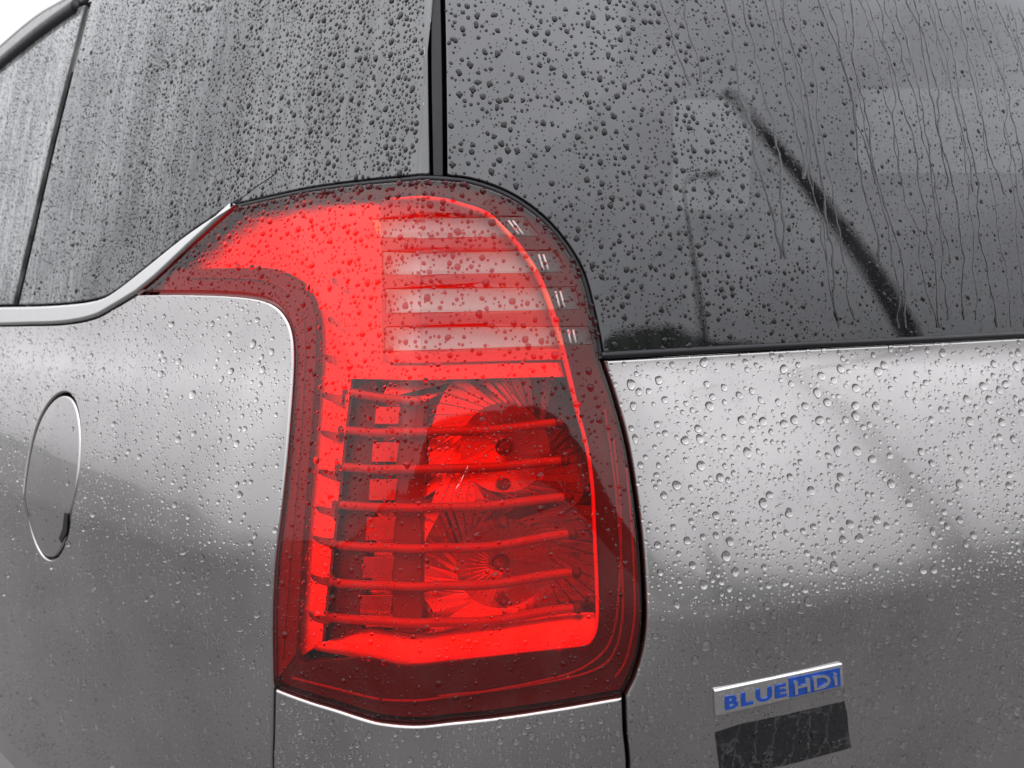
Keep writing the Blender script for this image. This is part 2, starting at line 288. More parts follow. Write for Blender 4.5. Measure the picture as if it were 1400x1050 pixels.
def glass_material(name, tint, mist_lo, mist_hi, streak, rough=0.015, relief=0.22, sheen=(1, 1, 1), fade=False):
    m, n, l, o = new_mat(name)
    tr = N(n, 'BsdfTransparent'); tr.inputs['Color'].default_value = (*tint, 1)
    gl = N(n, 'BsdfGlossy'); gl.inputs['Color'].default_value = (*sheen, 1); gl.inputs['Roughness'].default_value = rough
    fr = schlick(n, l, 0.088)
    # fine relief of mist that sits between the drops
    vo = N(n, 'TexVoronoi'); vo.feature = 'F1'; l.new(uvmap(n, l, (1, 1, 1)), vo.inputs['Vector']); vo.inputs['Scale'].default_value = 900
    bp = N(n, 'Bump'); bp.inputs['Distance'].default_value = 0.0002; bp.invert = True
    no = N(n, 'TexNoise'); no.inputs['Scale'].default_value = 1; no.inputs['Detail'].default_value = 4
    l.new(uvmap(n, l, streak), no.inputs['Vector'])
    n2 = N(n, 'TexNoise'); n2.inputs['Scale'].default_value = 7; n2.inputs['Detail'].default_value = 3; l.new(uvmap(n, l, (1, 1, 1)), n2.inputs['Vector'])
    mu = N(n, 'Math', operation='MULTIPLY'); l.new(no.outputs['Fac'], mu.inputs[0]); l.new(n2.outputs['Fac'], mu.inputs[1])
    f = maprange(n, l, mu.outputs[0], 0.15, 0.4, 0.0, 1.0)
    l.new(maprange(n, l, f, 0, 1, 0.01, relief), bp.inputs['Strength'])
    l.new(vo.outputs['Distance'], bp.inputs['Height']); l.new(bp.outputs[0], gl.inputs['Normal'])
    mx = n.new('ShaderNodeMixShader'); l.new(fr, mx.inputs[0]); l.new(tr.outputs[0], mx.inputs[1]); l.new(gl.outputs[0], mx.inputs[2])
    ff = maprange(n, l, f, 0, 1, mist_lo, mist_hi)
    if fade:        # spray from the road settles more towards the front of the side windows
        u = n.new('ShaderNodeUVMap'); se = n.new('ShaderNodeSeparateXYZ'); l.new(u.outputs[0], se.inputs[0])
        ml = N(n, 'Math', operation='MULTIPLY'); l.new(ff, ml.inputs[0]); l.new(maprange(n, l, se.outputs['X'], -0.10, -0.75, 0.25, 1.0), ml.inputs[1]); ff = ml.outputs[0]
    film(n, l, mx.outputs[0], ff, (0.75, 0.77, 0.78), o)
    return m

def lens_material(name, tint, ior=1.62, bump=0):
    m, n, l, o = new_mat(name)
    tr = N(n, 'BsdfTransparent'); tr.inputs['Color'].default_value = (*tint, 1)
    gl = N(n, 'BsdfGlossy'); gl.inputs['Roughness'].default_value = 0.02
    fr = schlick(n, l, ((ior - 1) / (ior + 1))**2)
    mx = n.new('ShaderNodeMixShader'); l.new(fr, mx.inputs[0]); l.new(tr.outputs[0], mx.inputs[1]); l.new(gl.outputs[0], mx.inputs[2])
    no = N(n, 'TexNoise'); no.inputs['Scale'].default_value = 30; no.inputs['Detail'].default_value = 6; l.new(uvmap(n, l, (1, 0.6, 1)), no.inputs['Vector'])
    if bump:
        vo = N(n, 'TexVoronoi'); vo.inputs['Scale'].default_value = 260; l.new(uvmap(n, l, (1.6, 0.7, 1)), vo.inputs['Vector'])
        bp = N(n, 'Bump'); bp.inputs['Distance'].default_value = 0.0006; bp.inputs['Strength'].default_value = bump
        l.new(vo.outputs['Distance'], bp.inputs['Height']); l.new(bp.outputs[0], gl.inputs['Normal'])
    film(n, l, mx.outputs[0], maprange(n, l, no.outputs['Fac'], 0.45, 0.75, 0.0, 0.010), (0.7, 0.7, 0.7), o)
    return m

def water_material(name, tint=(1, 1, 1), ior=1.33):
    # water wets the surface below, so what lies under a drop on glass or lens shows deeper than beside it
    m, n, l, o = new_mat(name)
    g = N(n, 'BsdfRefraction'); g.inputs['IOR'].default_value = 1.33; g.inputs['Roughness'].default_value = 0.0; g.inputs['Color'].default_value = (*tint, 1)
    gl = N(n, 'BsdfGlossy'); gl.inputs['Roughness'].default_value = 0.0
    fr = N(n, 'Fresnel'); fr.inputs['IOR'].default_value = ior
    mx = n.new('ShaderNodeMixShader'); l.new(fr.outputs[0], mx.inputs[0]); l.new(g.outputs[0], mx.inputs[1]); l.new(gl.outputs[0], mx.inputs[2])
    l.new(mx.outputs[0], o.inputs[0]); return m

def asphalt_material():
    m, n, l, o = new_mat('wet_asphalt')
    b = N(n, 'BsdfPrincipled')
    tc = n.new('ShaderNodeTexCoord')
    no = N(n, 'TexNoise'); no.inputs['Scale'].default_value = 3; no.inputs['Detail'].default_value = 8; l.new(tc.outputs['Object'], no.inputs['Vector'])
    mx = n.new('ShaderNodeMix'); mx.data_type = 'RGBA'; mx.inputs['A'].default_value = (0.045, 0.044, 0.044, 1); mx.inputs['B'].default_value = (0.085, 0.082, 0.080, 1)
    l.new(no.outputs['Fac'], mx.inputs['Factor']); l.new(mx.outputs['Result'], b.inputs['Base Color'])
    l.new(maprange(n, l, no.outputs['Fac'], 0.35, 0.65, 0.45, 0.8), b.inputs['Roughness'])
    b.inputs['Specular IOR Level'].default_value = 0.25
    l.new(b.outputs[0], o.inputs[0]); return m

def hill_material():
    m, n, l, o = new_mat('wooded_hill')
    b = N(n, 'BsdfPrincipled'); b.inputs['Roughness'].default_value = 0.9
    tc = n.new('ShaderNodeTexCoord')
    no = N(n, 'TexNoise'); no.inputs['Scale'].default_value = 0.3; no.inputs['Detail'].default_value = 8; l.new(tc.outputs['Object'], no.inputs['Vector'])
    mx = n.new('ShaderNodeMix'); mx.data_type = 'RGBA'; mx.inputs['A'].default_value = (0.018, 0.022, 0.018, 1); mx.inputs['B'].default_value = (0.045, 0.048, 0.040, 1)
    l.new(no.outputs['Fac'], mx.inputs['Factor']); l.new(mx.outputs['Result'], b.inputs['Base Color'])
    l.new(b.outputs[0], o.inputs[0]); return m

def decal_material():
    m, n, l, o = new_mat('black_decal')
    b = N(n, 'BsdfPrincipled')
    vo = N(n, 'TexVoronoi'); vo.feature = 'DISTANCE_TO_EDGE'; vo.inputs['Scale'].default_value = 1
    no = N(n, 'TexNoise'); no.inputs['Scale'].default_value = 120; no.inputs['Detail'].default_value = 3; l.new(uvmap(n, l, (1, 1, 1)), no.inputs['Vector'])
    wv = n.new('ShaderNodeVectorMath'); wv.operation = 'MULTIPLY_ADD'; wv.inputs[1].default_value = (0.5, 0.5, 0.5)
    l.new(no.outputs['Color'], wv.inputs[0]); l.new(uvmap(n, l, (48, 20, 1)), wv.inputs[2]); l.new(wv.outputs[0], vo.inputs['Vector'])
    mx = n.new('ShaderNodeMix'); mx.data_type = 'RGBA'; mx.inputs['A'].default_value = (0.045, 0.044, 0.047, 1); mx.inputs['B'].default_value = (0.008, 0.0075, 0.009, 1)
    l.new(maprange(n, l, vo.outputs['Distance'], 0.0, 0.045, 0, 1), mx.inputs['Factor']); l.new(mx.outputs['Result'], b.inputs['Base Color'])
    l.new(maprange(n, l, no.outputs['Fac'], 0.3, 0.7, 0.15, 0.5), b.inputs['Roughness'])
    bp = N(n, 'Bump'); bp.inputs['Distance'].default_value = 0.0006; bp.inputs['Strength'].default_value = 0.5
    l.new(no.outputs['Fac'], bp.inputs['Height']); l.new(bp.outputs[0], b.inputs['Normal'])
    l.new(b.outputs[0], o.inputs[0]); return m

M = dict(
    paint=paint_material(),
    rear_glass=glass_material('rear_glass', (0.032, 0.037, 0.036), 0.0, 0.014, (60, 3, 1), 0.01, 0.05, (0.93, 0.95, 1.0)),
    side_glass=glass_material('side_glass', (0.03, 0.03, 0.033), 0.02, 0.30, (110, 3, 1), 0.03, sheen=(0.95, 0.97, 1.0), fade=True),
    lens=lens_material('red_lens', (0.94, 0.062, 0.019)),
    clear=lens_material('clear_lens', (0.90, 0.83, 0.82), bump=0.35),
    water=water_material('water_on_paint'), water_dark=water_material('water_on_dark_glass', (0.36, 0.36, 0.37), 1.36), water_run=water_material('water_run_on_dark_glass', (0.74, 0.74, 0.75), 1.33), water_red=water_material('water_on_red_lens', (0.80, 0.30, 0.32)),
    chrome=plain('chrome', (0.72, 0.72, 0.73), 0.16, 1.0),
    satin=plain('satin_aluminium', (0.52, 0.52, 0.52), 0.33, 1.0),
    mirror=plain('reflector_metal', (0.80, 0.78, 0.78), 0.24, 0.9),
    satin_plate=plain('satin_reflector', (0.95, 0.94, 0.94), 0.34, 0.9, prism=0.30),
    white=plain('white_plastic', (0.80, 0.79, 0.78), 0.35),
    bar=plain('light_bar_plastic', (0.45, 0.40, 0.40), 0.18, coat=0.5),
    grey=plain('smoked_plastic', (0.26, 0.22, 0.22), 0.4),
    smoke=plain('inner_post_plastic', (0.13, 0.10, 0.10), 0.4),
    housing=plain('lamp_housing', (0.34, 0.29, 0.29), 0.5),
    pearl=plain('pearl_reflector', (0.64, 0.47, 0.45), 0.5),
    rim=plain('sky_lit_rim_plastic', (0.17, 0.14, 0.14), 0.4),  # lighter than the bezel: brightness of the open-sky side put into the colour
    door_trim=plain('door_frame_black', (0.10, 0.10, 0.105), 0.35),
    rib=plain('lens_rib_plastic', (0.22, 0.08, 0.08), 0.3),
    pink=plain('pearl_plastic', (0.58, 0.44, 0.42), 0.5),
    guide=plain('red_light_guide', (1.0, 0.13, 0.07), 0.3),
    pole=plain('dark_painted_steel', (0.06, 0.06, 0.064), 0.6),
    dark=plain('dark_plastic', (0.022, 0.02, 0.021), 0.35),
    black=plain('black_rubber', (0.010, 0.010, 0.013), 0.45, spec=0.3),
    shell=plain('inner_body', (0.006, 0.006, 0.007), 0.9, spec=0.1),
    orange=plain('orange_reflex', (0.95, 0.30, 0.05), 0.25),
    bezel=plain('bezel_plastic', (0.055, 0.045, 0.045), 0.4),
    blue=plain('blue_enamel', (0.004, 0.045, 0.27), 0.3, coat=0.2),
    decal=decal_material(), scuff=plain('pale_scuff', (0.55, 0.36, 0.36), 0.7),
    lining=plain('cabin_lining', (0.02, 0.02, 0.021), 0.9),
    asphalt=asphalt_material(), hill=hill_material(),
)

# ------------------------------------------------------------------ geometry helpers
BASE = Vector((-0.083, 0.66, 0.0))
car = bpy.data.objects.new('car', None); C.objects.link(car); car.location = BASE
car['label'] = 'wet silver grey car seen close at its rear left corner with red tail lamp'
car['category'] = 'car'

def link(name, me, mat, parent=None, label=None, kind=None):
    o = bpy.data.objects.new(name, me); C.objects.link(o)
    if mat is not None and len(me.materials) == 0: me.materials.append(mat)
    if parent is not None:
        o.parent = parent
        if parent is car: o.location = -BASE
    if label: o['label'] = label
    if kind: o['kind'] = kind
    return o
def mesh_np(name, v, f, smooth=True, normals=None, uv=None):
    me = bpy.data.meshes.new(name)
    me.from_pydata([tuple(x) for x in np.asarray(v)], [], [tuple(int(i) for i in q) for q in f])
    me.update()
    if smooth: me.polygons.foreach_set('use_smooth', np.ones(len(me.polygons), bool))
    if uv is not None:
        li = np.zeros(len(me.loops), int); me.loops.foreach_get('vertex_index', li)
        ul = me.uv_layers.new(name='UVMap'); ul.data.foreach_set('uv', np.asarray(uv)[li].astype(np.float32).ravel())
    if normals is not None: me.normals_split_custom_set_from_vertices([tuple(x) for x in normals])
    return me

def spline(p, step=0.004, closed=False):
    p = np.asarray(p, float)
    if len(p) < 3 and not closed: 
        n = max(1, int(np.linalg.norm(p[-1] - p[0]) / step)); t = np.linspace(0, 1, n + 1)[:, None]; return p[0] * (1 - t) + p[-1] * t
    q = np.vstack([p[-1], p, p[0], p[1]]) if closed else np.vstack([2 * p[0] - p[1], p, 2 * p[-1] - p[-2]])
    out = []
    for i in range(1, len(q) - 2):
        a, b, c, d = q[i - 1], q[i], q[i + 1], q[i + 2]
        L = np.linalg.norm(c - b); k = L * 0.5
        m0 = (c - a); m0 = m0 / max(np.linalg.norm(m0), 1e-9) * L; m1 = (d - b); m1 = m1 / max(np.linalg.norm(m1), 1e-9) * L
        n = max(1, int(math.ceil(L / step))); t = np.arange(n)[:, None] / n
        out.append((2*t**3 - 3*t**2 + 1) * b + (t**3 - 2*t**2 + t) * m0 + (-2*t**3 + 3*t**2) * c + (t**3 - t**2) * m1)
    if not closed: out.append(p[-1:])
    return np.vstack(out)
def straight(p, step=0.004):
    p = np.asarray(p, float); out = []
    for a, b in zip(p, np.roll(p, -1, 0)):
        n = max(1, int(math.ceil(np.linalg.norm(b - a) / step))); t = np.arange(n)[:, None] / n
        out.append(a * (1 - t) + b * t)
    return np.vstack(out)
def loop(*segs):
    pts = []
    for g in segs:
        a = spline(OUT[g.lstrip('-')]) if isinstance(g, str) else np.asarray(g, float)
        if isinstance(g, str) and g[0] == '-': a = a[::-1]
        pts.extend(a.tolist())
    out = []
    for q in pts:
        if not out or math.hypot(q[0] - out[-1][0], q[1] - out[-1][1]) > 0.0006: out.append(q)
    if math.hypot(out[0][0] - out[-1][0], out[0][1] - out[-1][1]) < 0.0006: out.pop()
    # long straight runs get intermediate points
    res = []
    for a, b in zip(out, out[1:] + out[:1]):
        n = max(1, int(math.ceil(math.hypot(b[0] - a[0], b[1] - a[1]) / 0.012)))
        for k in range(n): res.append((a[0] + (b[0] - a[0]) * k / n, a[1] + (b[1] - a[1]) * k / n))
    return ccw(np.array(res))
def area(p): return 0.5 * np.sum(p[:, 0] * np.roll(p[:, 1], -1) - np.roll(p[:, 0], -1) * p[:, 1])
def ccw(p): return p if area(p) > 0 else p[::-1].copy()
def round_corners(p, r, n=5):
    p = np.asarray(p, float); out = []
    for i in range(len(p)):
        a, b, c = p[i - 1], p[i], p[(i + 1) % len(p)]
        u = (a - b); u /= np.linalg.norm(u); v = (c - b); v /= np.linalg.norm(v)
        rr = min(r, 0.45 * np.linalg.norm(a - b), 0.45 * np.linalg.norm(c - b))
        for t in np.linspace(0, 1, n): out.append((1 - t)**2 * (b + u * rr) + 2 * t * (1 - t) * b + t * t * (b + v * rr))
    return np.array(out)
def left_normals(p):
    e = np.roll(p, -1, 0) - p; e /= np.maximum(np.linalg.norm(e, axis=1, keepdims=True), 1e-9)
    l = np.stack([-e[:, 1], e[:, 0]], 1); lp = np.roll(l, 1, 0)
    m = l + lp; m /= np.maximum(np.linalg.norm(m, axis=1, keepdims=True), 1e-6)
    k = 1 / np.clip((m * l).sum(1), 0.5, 1)
    return m, k
def inset(p, d):
    if d == 0: return p
    m, k = left_normals(p); return p + m * (k * d)[:, None]
def inside(pts, poly):
    x, y = pts[:, 0], pts[:, 1]; res = np.zeros(len(pts), bool)
    x0, y0 = poly[:, 0], poly[:, 1]; x1, y1 = np.roll(x0, -1), np.roll(y0, -1)
    for a, b, c, d in zip(x0, y0, x1, y1):
        if b == d: continue
        cond = ((b > y) != (d > y)) & (x < (c - a) * (y - b) / (d - b) + a); res ^= cond
    return res
def edge_dist(pts, polys):
    b = np.vstack([straight(p, 0.004) for p in polys]); out = np.empty(len(pts))
    for i in range(0, len(pts), 2000):
        q = pts[i:i + 2000]; out[i:i + 2000] = np.sqrt(((q[:, None, :] - b[None])**2).sum(-1).min(1))
    return out

def panel(name, outer, mat, parent, depth=0.0, holes=(), r=0.002, thick=0.006, gap=0.0, hole_gap=None, hole_r=None, hole_thick=None, grid=0.009, label=None, fn=None, kind=None):
    """A sheet that follows the car's skin `depth` below it: rounded rim, skirt going `thick` inwards."""
    loops = [inset(ccw(np.asarray(outer)), gap)] + [inset(ccw(np.asarray(h))[::-1].copy(), gap if hole_gap is None else hole_gap) for h in holes]
    al = np.radians([90, 60, 30, 0]) if r > 0 else np.array([0.0])
    V, Nn, UV, F = [], [], [], []
    def put(sz, d, nrm):
        V.append(skin(sz[:, 0], sz[:, 1], d)); Nn.append(nrm); UV.append(sz); return sum(len(x) for x in V) - len(sz)
    inner = []
    r_out = r
    for li_, lp in enumerate(loops):
        r = hole_r if (li_ and hole_r is not None) else r_out
        m, k = left_normals(lp); n = len(lp)
        t, u, nn = skin_frame(lp[:, 0], lp[:, 1])
        out3 = -(t * m[:, :1] + u * m[:, 1:]); out3 /= np.linalg.norm(out3, axis=1, keepdims=True)
        starts = [put(lp, depth + r + (hole_thick if (li_ and hole_thick is not None) else thick), out3)]
        for a in al:
            ring = lp + m * (k * r * (1 - math.sin(a)))[:, None]
            starts.append(put(ring, depth + r * (1 - math.cos(a)), nn * math.cos(a) + out3 * math.sin(a)))
        idx = np.arange(n); nx = np.roll(idx, -1)
        for s0, s1 in zip(starts[:-1], starts[1:]):
            F.extend(np.stack([s0 + idx, s0 + nx, s1 + nx, s1 + idx], 1).tolist())
        inner.append(lp + m * (k * r)[:, None] if r > 0 else lp)
    lo, hi = inner[0].min(0), inner[0].max(0)
    xs = np.arange(lo[0] + grid * 0.5, hi[0], grid)
    if lo[0] < 0.03 and hi[0] > -0.03 and grid > 0.004:
        xs = np.unique(np.concatenate([xs[np.abs(xs) > 0.03], np.arange(max(lo[0] + 0.002, -0.03), min(hi[0], 0.03), 0.004)]))
    gx, gy = np.meshgrid(xs, np.arange(lo[1] + grid * 0.5, hi[1], grid), indexing='ij')
    g = np.stack([gx.ravel(), gy.ravel()], 1)
    ok = inside(g, inner[0])
    for h in inner[1:]: ok &= ~inside(g, h)
    g = g[ok]
    if len(g): g = g[edge_dist(g, inner) > min(0.35 * grid, 0.002)]
    pts = np.vstack(inner + [g]); con = []; k0 = 0
    for lp in inner:
        con += [(k0 + i, k0 + (i + 1) % len(lp)) for i in range(len(lp))]; k0 += len(lp)
    cv, ce, cf, _, _, _ = delaunay_2d_cdt([Vector((float(a), float(b))) for a, b in pts], con, [], 0, 1e-7)
    cv = np.array([(v.x, v.y) for v in cv]); cf = np.array([f for f in cf if len(f) == 3])
    cen = cv[cf].mean(1); ok = inside(cen, inner[0])
    for h in inner[1:]: ok &= ~inside(cen, h)
    cf = cf[ok]
    _, _, nn = skin_frame(cv[:, 0], cv[:, 1])
    st = put(cv, depth, nn)
    for tri in cf:
        a, b, c = cv[tri]
        if (b[0]-a[0])*(c[1]-a[1]) - (b[1]-a[1])*(c[0]-a[0]) < 0: tri = tri[::-1]
        F.append([int(i) + st for i in tri])
    V = np.vstack(V); Nn = np.vstack(Nn); UV = np.vstack(UV)
    if fn is not None: V = fn(V, UV)
    key = np.round(V * 2e5).astype(np.int64); _, first, inv = np.unique(key, axis=0, return_index=True, return_inverse=True)
    inv = inv.ravel()
    # prefer the flat-surface copy at shared rims
    V, Nn, UV = V[first], Nn[first], UV[first]
    F2 = []
    for f in F:
        q = []
        for i in f:
            j = int(inv[i])
            if j not in q: q.append(j)
        if len(q) >= 3: F2.append(q)
    used = np.zeros(len(V), bool); used[[i for f in F2 for i in f]] = True
    remap = np.cumsum(used) - 1
    F2 = [[int(remap[i]) for i in f] for f in F2]
    me = mesh_np(name, V[used], F2, True, Nn[used], UV[used])
    return link(name, me, mat, parent, label, kind)

def sweep(pts3, radius, seg=10, caps=True):
    """Round bar along 3D points; radius may be a list."""
    p = np.asarray(pts3); n = len(p); rad = np.broadcast_to(np.asarray(radius, float), (n,))
    t = np.gradient(p, axis=0); t /= np.linalg.norm(t, axis=1, keepdims=True)
    up = np.tile(np.array([0.11, -0.9, 0.4]), (n, 1)); a = np.cross(t, up); a /= np.linalg.norm(a, axis=1, keepdims=True); b = np.cross(t, a)
    th = np.arange(seg) * 2 * math.pi / seg
    v = (p[:, None] + rad[:, None, None] * (np.cos(th)[None, :, None] * a[:, None] + np.sin(th)[None, :, None] * b[:, None])).reshape(-1, 3)
    f = []
    for i in range(n - 1):
        for j in range(seg):
            k = (j + 1) % seg; f.append((i*seg + j, i*seg + k, (i+1)*seg + k, (i+1)*seg + j))
    if caps: f.append(tuple(range(seg))[::-1]); f.append(tuple((n-1)*seg + j for j in range(seg)))
    return v, f
def tube(name, key, depth, radius, mat, parent, seg=10, step=0.004, label=None):
    q = spline(OUT[key] if isinstance(key, str) else key, step); p = skin(q[:, 0], q[:, 1], depth)
    if callable(radius): radius = radius(np.linspace(0, 1, len(p)), q)
    v, f = sweep(p, radius, seg)
    return link(name, mesh_np(name, v, f, True), mat, parent, label)
def blob(name, pos, axes, radii, mat, parent, seg=14, rings=8, cut=None):
    """Ellipsoid with axes (3x3 rows) and radii."""
    v, f = [], []
    for i in range(rings + 1):
        th = math.pi * i / rings
        for j in range(seg):
            ph = 2 * math.pi * j / seg
            v.append((math.sin(th) * math.cos(ph), math.sin(th) * math.sin(ph), math.cos(th)))
    for i in range(rings):
        for j in range(seg): f.append((i*seg + j, (i+1)*seg + j, (i+1)*seg + (j+1) % seg, i*seg + (j+1) % seg))
    v = np.array(v) * np.array(radii) @ np.array(axes) + np.array(pos)
    me = mesh_np(name, v, f, True)
    bm = bmesh.new(); bm.from_mesh(me); bmesh.ops.remove_doubles(bm, verts=bm.verts, dist=1e-7); bm.to_mesh(me); bm.free()
    return link(name, me, mat, parent)

# ------------------------------------------------------------------ the setting: wet ground, low wooded skyline
def grid_sheet(name, half, n, mat, zf=None):
    xs = np.linspace(-1, 1, n); xs = np.sign(xs) * np.abs(xs)**2.2 * half
    gx, gy = np.meshgrid(xs, xs, indexing='ij'); v = np.stack([gx.ravel(), gy.ravel(), np.zeros(n * n)], 1)
    f = [(i*n + j, (i+1)*n + j, (i+1)*n + j + 1, i*n + j + 1) for i in range(n - 1) for j in range(n - 1)]
    return link(name, mesh_np(name, v, f, False), mat, kind='structure')
grid_sheet('ground', 900.0, 25, M['asphalt'])
def hills():
    n = 360; az = np.linspace(0, 2 * math.pi, n, endpoint=False); R0 = 160.0
    deg = np.degrees(np.arctan2(np.sin(az), -np.cos(az)))       # bearing seen from the car's rear corner
    el = np.interp(deg, [-180, -90, -30, 10, 22, 31, 34, 48, 58, 75, 110, 180], [2, 0.3, 0.5, 5, 7, 6.5, 11, 5.5, 3.5, 2.5, 2.5, 2.5])
    el = el + 0.15 * np.sin(az * 11 + 1) + 0.2 * np.sin(az * 29) + rng.normal(0, 0.15, n)
    h = R0 * np.tan(np.radians(el))
    v, f = [], []
    for k, (rr, hh) in enumerate([(0.9, 0.0), (0.97, 0.75), (1.0, 1.0), (1.4, 1.1), (1.8, 0.0)]):
        for i in range(n): v.append((math.sin(az[i]) * R0 * rr, math.cos(az[i]) * R0 * rr, h[i] * hh - (0.5 if hh == 0 else 0)))
    for k in range(4):
        for i in range(n): j = (i + 1) % n; f.append((k*n + i, k*n + j, (k+1)*n + j, (k+1)*n + i))
    return link('hills', mesh_np('hills', v, f, True), M['hill'], kind='structure')
hills()

# ------------------------------------------------------------------ body panels
LAMP = loop('lamp_top', 'lamp_glass', 'lamp_gate', 'lamp_bottom', 'lamp_side', 'lamp_wing')
TOP = 1.705
def oval(key, n=120, keep=3):
    # smooth closed outline: keeps only the first harmonics of the measured points
    q = spline(OUT[key], 0.002, closed=True); d = np.concatenate([[0], np.cumsum(np.linalg.norm(np.diff(np.vstack([q, q[:1]]), axis=0), axis=1))])
    t = np.linspace(0, d[-1], n, endpoint=False); z = np.interp(t, d, np.append(q[:, 0], q[0, 0])) + 1j * np.interp(t, d, np.append(q[:, 1], q[0, 1]))
    f = np.fft.fft(z); f[keep + 1:-keep] = 0; z = np.fft.ifft(f); return np.stack([z.real, z.imag], 1)
FLAP = oval('flap')
trim_low_end, trim_high_end = OUT['trim_low'][-1], OUT['trim_high'][-1]
QUARTER = loop('-side_gap', 'lamp_side', 'trim_low', [(-1.3, 0.53)])
quarter = panel('quarter_panel', QUARTER, M['paint'], car, holes=[FLAP], gap=0.0012, r=0.0025, thick=0.012)
flap = panel('fuel_flap', FLAP, M['paint'], car, depth=0.0006, gap=0.0022, r=0.0028, thick=0.010)
bumper = panel('bumper', loop('lamp_bottom', 'side_gap', [(-0.15, 0.36), (0.186, 0.36)], '-gate_gap'), M['paint'], car, gap=0.0014, r=0.003, thick=0.012)
GATE = loop('-window_low', 'lamp_gate', 'gate_gap', [(1.2, 0.53)])
tailgate = panel('tailgate', GATE, M['paint'], car, gap=0.0016, r=0.003, thick=0.014)
LG = spline(OUT['lamp_glass']); LG = LG[LG[:, 0] > OUT['pillar_right'][0][0] + 0.004]
LT = spline(OUT['lamp_top']); LT = LT[LT[:, 0] < OUT['pillar_left'][0][0] - 0.004]
REAR = loop('pillar_right', [(1.2, 1.68)], '-window_low', LG[::-1])
rear_window = panel('rear_window', REAR, M['rear_glass'], car, depth=0.001, gap=0.0030, r=0.0015, thick=0.004)
trim = panel('window_trim', loop('trim_high', '-trim_low', 'lamp_wing'), M['satin'], car, depth=-0.003, gap=0.0006, r=0.004, thick=0.006, label='bright satin metal window trim', grid=0.006)
jt = OUT['trim_join'][0]
th = spline(OUT['trim_high']); th_r = th[th[:, 0] >= jt[0] - 1e-4]; th_l = th[th[:, 0] <= jt[0] + 1e-4]
DG = spline(OUT['door_gap'])
SIDE = loop(LT, 'pillar_left', [(-0.689, 1.69)], (DG + [0.008, 0])[::-1], th_r[th_r[:, 0] > jt[0] + 0.008][::-1])
side_window = panel('quarter_window', SIDE, M['side_glass'], car, depth=0.001, gap=0.0028, r=0.0015, thick=0.004)
DOORG = loop(DG - [0.009, 0], 'door_glass_top', [(-1.3, 1.655), trim_high_end], th_l[th_l[:, 0] < jt[0] - 0.009][::-1])
door_window = panel('door_window', DOORG, M['side_glass'], car, depth=0.001, gap=0.0035, r=0.0015, thick=0.004)
gut = spline(OUT['gutter']); dgt = spline(OUT['door_glass_top'])
FRAME = loop('door_glass_top', [(-1.3, 1.655), (-1.3, 1.70)], gut[::-1], [(-0.70, 1.727), (-0.695, 1.695)])
door_frame = panel('door_frame', FRAME, M['door_trim'], car, gap=0.004, r=0.004, thick=0.01)
tube('window_seal', [(OUT['door_glass_top'][0][0] - 0.004, OUT['door_glass_top'][0][1] - 0.001)] + OUT['door_glass_top'][1:] + [(-1.3, 1.655)], 0.002, 0.011, M['black'], car)
tube('roof_gutter', [(-0.6, 1.724), (-0.70, 1.7245)] + OUT['gutter'] + [(-1.3, 1.69)], 0.004, 0.006, M['satin'], car)
dg = OUT['door_gap']
tube('door_seal', dg, 0.024, 0.010, M['black'], car)
pc = [((a[0] + b[0]) / 2, (a[1] + b[1]) / 2) for a, b in zip(OUT['pillar_left'], OUT['pillar_right'])]
PIL = loop('pillar_right', '-pillar_left')
panel('pillar_seal', PIL, M['black'], car, depth=0.0022, gap=0.0006, r=0.0014, thick=0.008, grid=0.004, label='glossy black rubber seal')
wl_ = spline(OUT['window_low'])
tube('window_seal', [(a + 0.0, b + 0.0026) for a, b in OUT['window_low'][:-1]], 0.0016, 0.0034, M['black'], car)
# black rubber round the top of the lamp
tube('lamp_seal', OUT['lamp_top'][:-1] + OUT['lamp_glass'], 0.004, 0.0028, M['black'], car)
tube('glass_joint', 'scratch', 0.0008, 0.0004, M['black'], car, seg=6)

def roof():
    s = np.concatenate([np.arange(-1.3, -0.04, 0.03), np.arange(-0.04, 0.04, 0.006), np.arange(0.04, 1.2, 0.03)])
    gz = np.interp(s, [p[0] for p in OUT['gutter'][::-1]], [p[1] for p in OUT['gutter'][::-1]]) + 0.004
    t, u, n = skin_frame(s, gz, 0.01, 0.1)
    inw = np.stack([-n[:, 0], -n[:, 1], np.zeros(len(s))], 1); inw /= np.linalg.norm(inw, axis=1, keepdims=True)
    e = skin(s, gz, 0.0); v = []
    rows = [(0.0, -0.03), (0.0, 0.0), (0.004, 0.004), (0.02, 0.009), (0.08, 0.022), (0.25, 0.045)]
    for d, h in rows: v.append(e + inw * d + np.array([0, 0, h]))
    v = np.vstack(v); m = len(s); f = []
    for k in range(len(rows) - 1):
        for i in range(m - 1): f.append((k*m + i, k*m + i + 1, (k+1)*m + i + 1, (k+1)*m + i))
    ctr = v[-m:].mean(0); v = np.vstack([v, ctr + np.array([0, 0.3, 0.02])]); k0 = (len(rows) - 1) * m
    for i in range(m - 1): f.append((k0 + i, k0 + i + 1, len(v) - 1))
    link('roof', mesh_np('roof', v, f, True), M['paint'], car)
roof()
# inner body behind the panels; open behind the rear window so that one looks into the cabin
shell_hole = [(0.22, 1.245), (1.12, 1.265), (1.12, 1.66), (0.10, 1.66), (0.10, 1.40), (0.17, 1.36)]
panel('inner_body', straight([(-1.29, 0.54), (1.19, 0.54), (1.19, 1.69), (-1.29, 1.69)], 0.03), M['shell'], car, depth=0.085, holes=[straight(shell_hole, 0.03)], r=0.0, thick=0.02, grid=0.03)

